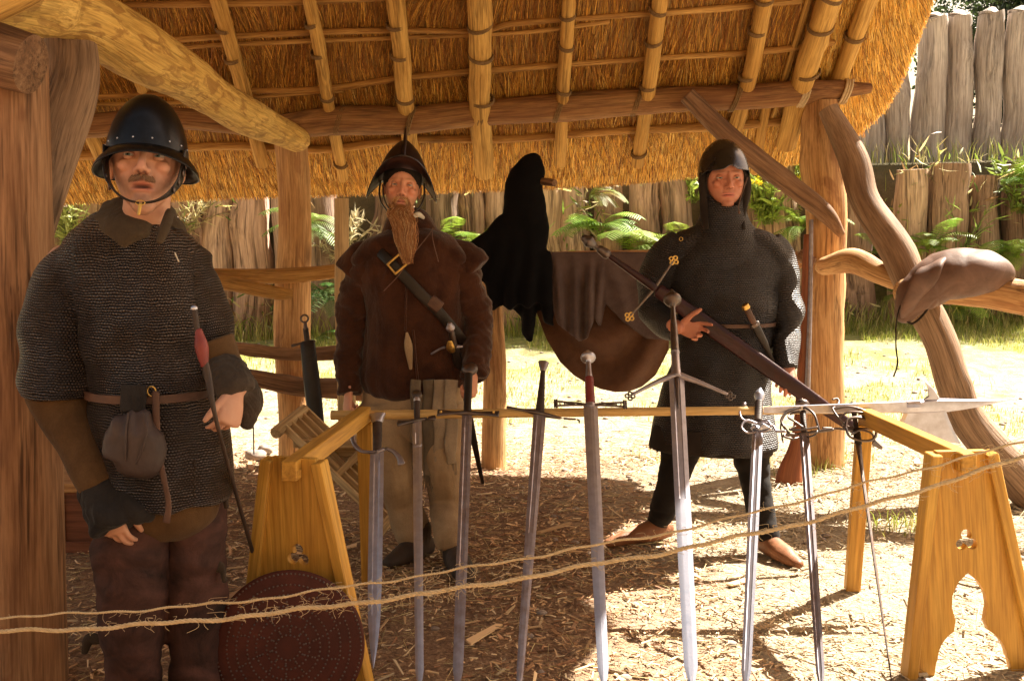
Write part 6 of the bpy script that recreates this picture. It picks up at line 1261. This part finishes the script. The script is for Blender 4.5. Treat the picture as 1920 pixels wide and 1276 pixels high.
for q in (-1, 1):
    for k in range(60):
        x0 = rng.uniform(.006, .024)*q; p0 = h2.w((x0, -.098, -.058+rng.normal(0, .002))); p1_ = h2.w((x0+q*rng.uniform(.006, .012), -.096, -.066+rng.normal(0, .002))); p2_ = h2.w((x0+q*rng.uniform(.010, .018), -.088, -.082+rng.normal(0, .003))); tube(hm_, [p0, p1_, p2_], [.001, .001, .0005], n=4, sub=2, c=cc_[rng.integers(0, 5)]*rng.uniform(.7, 1.1))
    for k in range(130):
        x0 = q*rng.uniform(.026, .055); z0 = rng.uniform(-.108, -.078); y0 = -.090+abs(x0)*.5 if abs(x0) < .05 else -.06; p0 = h2.w((x0, y0, z0)); tube(hm_, [p0, h2.w((x0*.95, y0-.005, z0-.012)), h2.w((x0*.85, y0-.006, z0-.03))], [.001, .001, .0004], n=4, sub=2, c=cc_[rng.integers(0, 5)]*rng.uniform(.7, 1.1))
obj('beard_hairs', hm_, M_['hair'], bd)
# morion helmet
hm2 = Head(h2.c, k=1.0); hm2.M = h2.M
pr = [(.003, .205), (.018, .198), (.036, .183), (.056, .160), (.074, .132), (.090, .098), (.101, .066), (.106, .045), (.107, .038), (.112, .034), (.124, .026), (.138, .012), (.145, .002)]
def z2(a, i, z): 
    k = max(0, i-6)/6; c_ = math.cos(a); return z+k*(.098*max(0, c_)**2.0+.08*max(0, -c_)**2-.052*math.sin(a)**2*(1-.3*abs(c_)))
def r2_(a, i, r): k = max(0, i-6)/6; c_ = math.cos(a); return r*(1+k*(.22*max(0, c_)**3+.15*max(0, -c_)**3+.02*math.sin(a)**2))-k*.0
he2 = ring_surface(p2, 'helmet', hm2, pr, 'helm2', sx=1., sy=1.10, zf=z2, rf=r2_)
mb = MB(); tube(mb, [hm2.w((r2_(a, 12, .145)*math.sin(a), .012-r2_(a, 12, .145)*1.1*math.cos(a), z2(a, 12, .002))) for a in np.linspace(0, 2*math.pi, 80)], .0022, n=6, sub=1); obj('rim', mb, M_['helm3'], he2)
mb = MB(); V = []; n = 22
for k in range(n+1):
    a = math.pi*(k/n); y_ = .012-math.cos(a)*.092*1.1; zb = np.interp(abs(y_-.012), [0, .02, .04, .062, .081, .1], [.204, .198, .18, .155, .125, .09])-.003; h_ = .056*math.sin(a)**.7
    for sx in (-1, 1): V += [hm2.w((sx*.009, y_, zb)), hm2.w((sx*.0030, y_, zb+h_*1.08))]
Q = []
for k in range(n): A_ = k*4; B_ = A_+4; Q += [[A_, B_, B_+1, A_+1], [A_+2, A_+3, B_+3, B_+2], [A_+1, B_+1, B_+3, A_+3]]
mb.add(V, Q); obj('crest', mb, M_['helm2'], he2)
for q in (-1, 1):
    mb = MB(); tube(mb, [hm2.w((q*.092, -.01, .02)), hm2.w((q*.094, -.012, -.03)), hm2.w((q*.082, -.03, -.075)), hm2.w((q*.058, -.055, -.108))], [(.020, .004), (.020, .004), (.016, .004), (.006, .003)], n=14, side=h2.M@[0, 1, 0]); obj('cheek_piece', mb, M_['blk'], he2)
mb = MB(); tube(mb, [hm2.w((-.080, -.045, .0)), hm2.w((-.074, -.06, -.05)), hm2.w((-.055, -.075, -.095)), hm2.w((-.030, -.09, -.115))], [(.006, .003)]*4, n=8, side=h2.M@[0, 1, 0]); obj('chin_strap', mb, M_['blk'], he2)
mb = MB(); torso(mb, [(300, 716, 792, .095, .0), (318, 714, 792, .098, .0), (332, 715, 790, .097, .0)], Y2-.03); 
# padded cap under the helmet
mb = MB(); ell(mb, hm2.w((0, .012, .035)), (.082, .102, .088), h2.M, 160, 110); o = obj('padded_cap', mb, M_['coif'], p2)
import bmesh
def cut_face(o, hd, cx, cz, rx, rz_, ymax=-.02):
    bm = bmesh.new(); bm.from_mesh(o.data); og = wl(o); dl = [f for f in bm.faces if (lambda L: L[1] < ymax and ((L[0]-cx)/rx)**2+((L[2]-cz)/rz_)**2 < 1)(hd.loc(np.array(f.calc_center_median())+og))]; bmesh.ops.delete(bm, geom=dl, context='FACES'); bm.to_mesh(o.data); bm.free(); o.data.update()
cut_face(o, h2, 0, -.03, .070, .082); 
# sword at the bearded man's hip
s = Sw('sheathed_sword', 'sheathed sword with brass guard worn at the bearded man hip', None, 0, tip=W(905, 905, Y2+.35), guard_p=W(852, 650, Y2-.14), group=None)
s.tube('scabbard', [(0, 0, 0), (0, s.L*.5, 0), (0, s.L, 0)], [(.02, .009), (.018, .008), (.008, .005)], 'blk'); s.tube('grip', [(0, -.005, 0), (0, -.085, 0)], [(.014, .012)]*2, 'iron'); s.tube('pommel', [(0, -.09, 0), (0, -.105, 0), (0, -.122, 0)], [.012, .02, .012], 'steeld'); s.tube('crossguard', [(-.10, .02, 0), (-.05, -.004, 0), (0, 0, 0), (.03, .004, 0)], [.005, .005, .009, .006], 'steeld'); s.tube('shell', [(-.012, -.05, .02), (-.014, -.02, .026), (-.01, .01, .02)], [(.010, .004), (.018, .005), (.012, .004)], 'brass')
# ================================================================ man 3 (right, hooded)
Y3 = 4.7
p3 = thing('person', 'man in mail hood and bascinet holding a great sword across his body', 'person', (W(1350, 1030, Y3)[0], Y3, 0)); SK3 = (.46, .185, .11)
h3 = Head(W(1357, 336, Y3-.04), yaw=3, pitch=3, roll=-1, k=1.02, kx=1.14)
b = MB(); h3.prims(b, False); tube(b, [h3.w((0, .03, -.03)), h3.w((0, .03, -.09)), W(1357, 430, Y3+.03), W(1357, 470, Y3+.03)], [.058, .058, .064, .08], n=22, side=(1, 0, 0))
torso(b, [(455, 1270, 1445, .08), (500, 1255, 1460, .10), (600, 1285, 1435, .11), (740, 1270, 1430, .11), (800, 1260, 1430, .11)], Y3+.02)
sR, eR, wR = W(1262, 462, Y3), W(1232, 575, Y3+.06), W(1272, 615, Y3-.17); sL, eL, wL = W(1448, 462, Y3), W(1478, 580, Y3+.02), W(1476, 680, Y3-.10)
for s_, e_, w_ in ((sR, eR, wR), (sL, eL, wL)): tube(b, [s_, (s_+e_)/2, e_, (e_+w_)/2, w_], [.048, .040, .033, .030, .026], n=16)
g3, g4 = G(1232, 1012), G(1440, 1040)
for hp, kn, gr in ((W(1295, 770, Y3), W(1258, 905, Y3+.0), g3), (W(1400, 770, Y3), W(1414, 905, Y3-.05), g4)): tube(b, [hp, (hp+kn)/2, kn, (kn+gr)/2+[0, .01, .04], gr+[0, 0, .08]], [.07, .06, .044, .042, .034], n=16)
for gr, to in ((g3, G(1150, 1026)), (g4, G(1486, 1062))): tube(b, [gr+[0, 0, .045], (gr+to)/2+[0, 0, .045], to+[0, 0, .03]], [.036, .038, .026], n=12)
# great sword: pommel to scabbard tip
ga, gt = W(1228, 540, Y3-.17), W(1648, 836, Y3-.18)
# right hand lies flat on the scabbard: thumb above, fingers reaching under
hand(b, W(1270, 612, Y3-.15), W(1330, 624, Y3-.19)-W(1270, 612, Y3-.15), (.1, .9, .1), 1, (.22, .5, .8, .95), thumb=(.62, .85, -.25), k=1.0, tcurl=.2, spread=.5)
hand(b, W(1476, 682, Y3-.115), W(1468, 735, Y3-.2)-W(1476, 682, Y3-.115), (-.2, -.95, .35), -1, (.55, .6, .65, .7), thumb=(.8, .4, -.3), k=1.0)
body(p3, b, h3, SK3, ruddy=.45, stub=(.25, .10, .06), stub_a=.3, tache=.45, brow=(.14, .06, .035), lips=(.46, .12, .09)); h3.eyes(p3, iris=(.06, .05, .04), lid=.45, skin=SK3)
mb = MB(); torso(mb, [(420, 1325, 1392, .085, .03), (438, 1300, 1416, .10, .02), (455, 1268, 1446, .12), (490, 1250, 1466, .14), (540, 1262, 1458, .15), (600, 1272, 1450, .15), (650, 1272, 1446, .145), (700, 1262, 1446, .15), (760, 1240, 1450, .165), (820, 1222, 1454, .18), (838, 1220, 1454, .18)], Y3)
tube(mb, [W(1280, 466, Y3), W(1252, 486, Y3), W(1228, 530, Y3+.03), W(1226, 578, Y3+.04), W(1244, 602, Y3-.04), W(1270, 618, Y3-.14)], [(.07, .085), (.078, .085), (.074, .075), (.07, .07), (.068, .064), (.056, .052)], n=26, cap='flat', sub=8)
tube(mb, [W(1436, 464, Y3), W(1458, 490, Y3), W(1468, 540, Y3+.01), W(1476, 600, Y3-.0), W(1476, 650, Y3-.065), W(1476, 690, Y3-.108)], [(.06, .08), (.062, .075), (.058, .07), (.054, .062), (.050, .055), (.046, .048)], n=26, cap='flat')
tube(mb, [W(1252, 486, Y3), W(1285, 458, Y3), W(1320, 446, Y3), W(1357, 443, Y3), W(1395, 447, Y3), W(1430, 459, Y3), W(1460, 488, Y3)], [(.05, .08), (.058, .095), (.06, .10), (.06, .10), (.06, .10), (.058, .095), (.05, .08)], n=24, side=(0, 0, 1), cap='round')
mu3 = [(W(1357, 430, Y3), W(1340, 830, Y3), .17, (1, 0, 0)), (sR, eR, .085, (1, 0, 0)), (eR, W(1272, 622, Y3-.12), .07, (0, 0, 1)), (sL, wL, .075, (1, 0, 0))]
def cr3(w_): z = w_[:, 2]; zb = W(1350, 610, Y3)[2]; x = w_[:, 0]; return -.010*np.exp(-((z-zb)/.03)**2)+.007*np.sin(x*40+3*sn(w_*2, 2))*np.clip((zb-z)/.2, 0, 1)+.010*np.sin(z*30+x*6+2*sn(w_*2, 4))*np.exp(-((z-zb-.12)/.10)**2)
garment(p3, 'mail_shirt', mb, 'mail3', .007, 4, .012, 4, 41, muv=mu3, extra=cr3)
mb = MB(); torso(mb, [(800, 1226, 1450, .168), (838, 1216, 1452, .176), (843, 1217, 1450, .175)], Y3); garment(p3, 'padded_hem', mb, 'coif', .007, 2, .006, 6, 44)
# hood of mail: head shell, neck and collar in one
mb = MB(); ell(mb, h3.w((0, .016, .02)), np.array([.096, .110, .100]), h3.M, 30, 20); tube(mb, [h3.w((0, .02, .0)), h3.w((0, .008, -.07)), W(1357, 392, Y3-.032), W(1357, 420, Y3-.02), W(1357, 450, Y3-.01), W(1357, 482, Y3-.02)], [(.094, .108), (.092, .10), (.098, .10), (.125, .11), (.175, .13), (.18, .13)], n=36, side=(1, 0, 0))
o = garment(p3, 'mail_hood', mb, 'mail3', .006, 2, .006, 6, 42, muv=[(W(1357, 300, Y3), W(1357, 490, Y3), .11, (1, 0, 0))])
cut_face(o, h3, 0, -.026, .074, .097, -.03); bake(o, [('SOLIDIFY', dict(thickness=.005, offset=-1)), ('SMOOTH', dict(factor=.5, iterations=1))])
mb = MB(); tube(mb, [h3.w((.074*math.cos(a), -.082+.040*abs(math.cos(a))**2+.02*max(0, -math.sin(a)), -.022+.092*math.sin(a))) for a in np.linspace(0, 2*math.pi, 40)], .004, n=8, sub=1, rough=.3, rf=40); obj('hood_edge', mb, M_['coif'], p3)
for q, px in ((1, 1392), (-1, 1322)):
    mb = MB(); tube(mb, [h3.w((q*.078, -.02, .02)), h3.w((q*.083, -.03, -.04)), W(px, 405, Y3-.08), W(px+3, 428, Y3-.11)], [(.018, .012), (.018, .014), (.016, .012), (.010, .006)], n=12, rough=.25, rf=20); obj('padded_flap', mb, M_['coif'], p3)
mb = MB(); tube(mb, [h3.w((.074, -.065, .0)), W(1386, 380, Y3-.13), W(1386, 398, Y3-.14)], .0022, n=6); ell(mb, W(1386, 398, Y3-.14), (.006, .005, .008)); obj('hood_lace', mb, M_['bag'], p3)
# bascinet
hm3 = Head(h3.c+h3.M@np.array([0, 0, .006]), k=1.0); hm3.M = h3.M
pr = [(.003, .166), (.024, .162), (.046, .150), (.068, .130), (.086, .104), (.098, .074), (.104, .046), (.106, .020), (.106, .0), (.105, -.015)]
def z3(a, i, z): 
    c_ = math.cos(a); k = max(0, i-5)/4; fr_ = max(0, c_); return z+k*(.040*min(1, fr_*1.6)**1.0+.018*np.exp(-(a if a < math.pi else a-2*math.pi)**2/.035))
def r3_(a, i, r): c_ = math.cos(a); k = max(0, i-6)/3; return r*(1+k*.10*max(0, c_)**.6)
he3 = ring_surface(p3, 'helmet', hm3, pr, 'helm3', sx=1., sy=1.16, zf=z3, rf=r3_)
mb = MB(); tube(mb, [hm3.w((r3_(a, 9, .1055)*math.sin(a), .012-r3_(a, 9, .1055)*1.16*math.cos(a), z3(a, 9, -.015))) for a in np.linspace(0, 2*math.pi, 100)], .0022, n=6, sub=1); obj('rim', mb, M_['helm3'], he3)
# hose and shoes
mb = MB(); torso(mb, [(760, 1262, 1440, .12), (820, 1258, 1436, .12)], Y3+.02)
for pts, rr in (((W(1292, 790, Y3), W(1275, 850, Y3), W(1258, 905, Y3), W(1240, 960, g3[1]-.02), g3+[0, .0, .09]), [.094, .085, .064, .058, .046]), ((W(1402, 790, Y3), W(1408, 850, Y3-.03), W(1416, 905, Y3-.05), W(1428, 970, g4[1]+.04), g4+[0, 0, .09]), [.094, .082, .064, .058, .046])): tube(mb, list(pts), rr, n=24, cap='round')
garment(p3, 'black_hose', mb, 'hose', .007, 2, .006, 9, 45, (1, 1, 1.4))
for gr, to in ((g3, G(1140, 1028)), (g4, G(1496, 1068))):
    mb = MB(); d_ = to-gr; d_ /= np.linalg.norm(d_); tube(mb, [gr-d_*.055+[0, 0, .042], gr+[0, 0, .05], (gr+to)/2+[0, 0, .042], to+[0, 0, .026]], [(.034, .038), (.044, .05), (.050, .038), (.026, .02)], n=18, side=np.cross(d_, [0, 0, 1])); garment(p3, 'shoe', mb, 'shoeb', .006, 2, .003, 12, 47)
belt(p3, [(606, 1270, 1452, .148)], Y3, .018, 'belt')
mb = MB(); [tube(mb, [W(a, b_, Y3-.166)+[.008*math.cos(q), 0, .008*math.sin(q)] for q in np.linspace(0, 6.28, 9)], .0013, n=5, sub=1) for a, b_ in ((1277, 448),)]; obj('brass_ring', mb, M_['brass'], p3)
# the great sword
n_ = (0, -1, 0)
s = Sw('great_sword', 'great sword in a maroon scabbard carried diagonally by the hooded man', None, 0, tip=gt, guard_p=ga, group=None, cat='sword')
s.tube('scabbard', [(0, .02, 0), (0, s.L*.3, .0), (0, s.L*.6, 0), (0, s.L*.97, 0)], [(.030, .012), (.035, .013), (.033, .012), (.020, .009)], 'maroon', rough=.05, cap='round'); s.tube('chape', [(0, s.L*.93, 0), (0, s.L*1.01, 0)], [(.022, .010), (.008, .006)], 'iron')
s.tube('grip', [(0, -.005, 0), (0, -.15, 0), (0, -.26, 0)], [(.018, .015), (.014, .013), (.011, .011)], 'maroon'); s.tube('collar', [(0, -.255, 0), (0, -.285, 0)], [.022, .018], 'iron'); s.tube('pommel', [(0, -.325, 0), (0, -.345, 0), (0, -.365, 0)], [.018, .026, .017], 'iron', n=16)
s.tube('neck', [(0, -.28, 0), (0, -.33, 0)], .010, 'iron')
def toward(px, py): 
    p = W(px, py, Y3-.19)-s.g; return (p@s.u, p@s.a)
for px, py in ((1263, 490), (1183, 592)):
    u_, a_ = toward(px, py); s.tube('quillon', [(0, 0, .0), (u_*.5, a_*.5, 0), (u_, a_, 0)], [(.008, .006), (.006, .005), (.005, .004)], 'iron'); s.tubes('quatrefoil', quat(u_*1.04, a_*1.04, .0125), 'brass')
# dagger
s = Sw('dagger', 'brass-capped dagger hanging in a dark sheath at the hooded man waist', None, 0, tip=W(1452, 680, Y3-.12), guard_p=W(1414, 606, Y3-.172), group=None, cat='dagger')
s.tube('sheath', [(0, 0, 0), (0, s.L*.5, 0), (0, s.L, 0)], [(.019, .010), (.016, .009), (.006, .005)], 'blk'); s.tube('grip', [(0, -.005, 0), (0, -.075, 0)], [(.014, .012), (.015, .013)], 'belt'); s.tube('pommel_cap', [(0, -.078, 0), (0, -.096, 0)], [(.018, .015), (.017, .014)], 'brass', cap='flat'); s.tube('collar', [(0, .0, 0), (0, .014, 0)], [(.022, .012)]*2, 'iron', cap='flat')
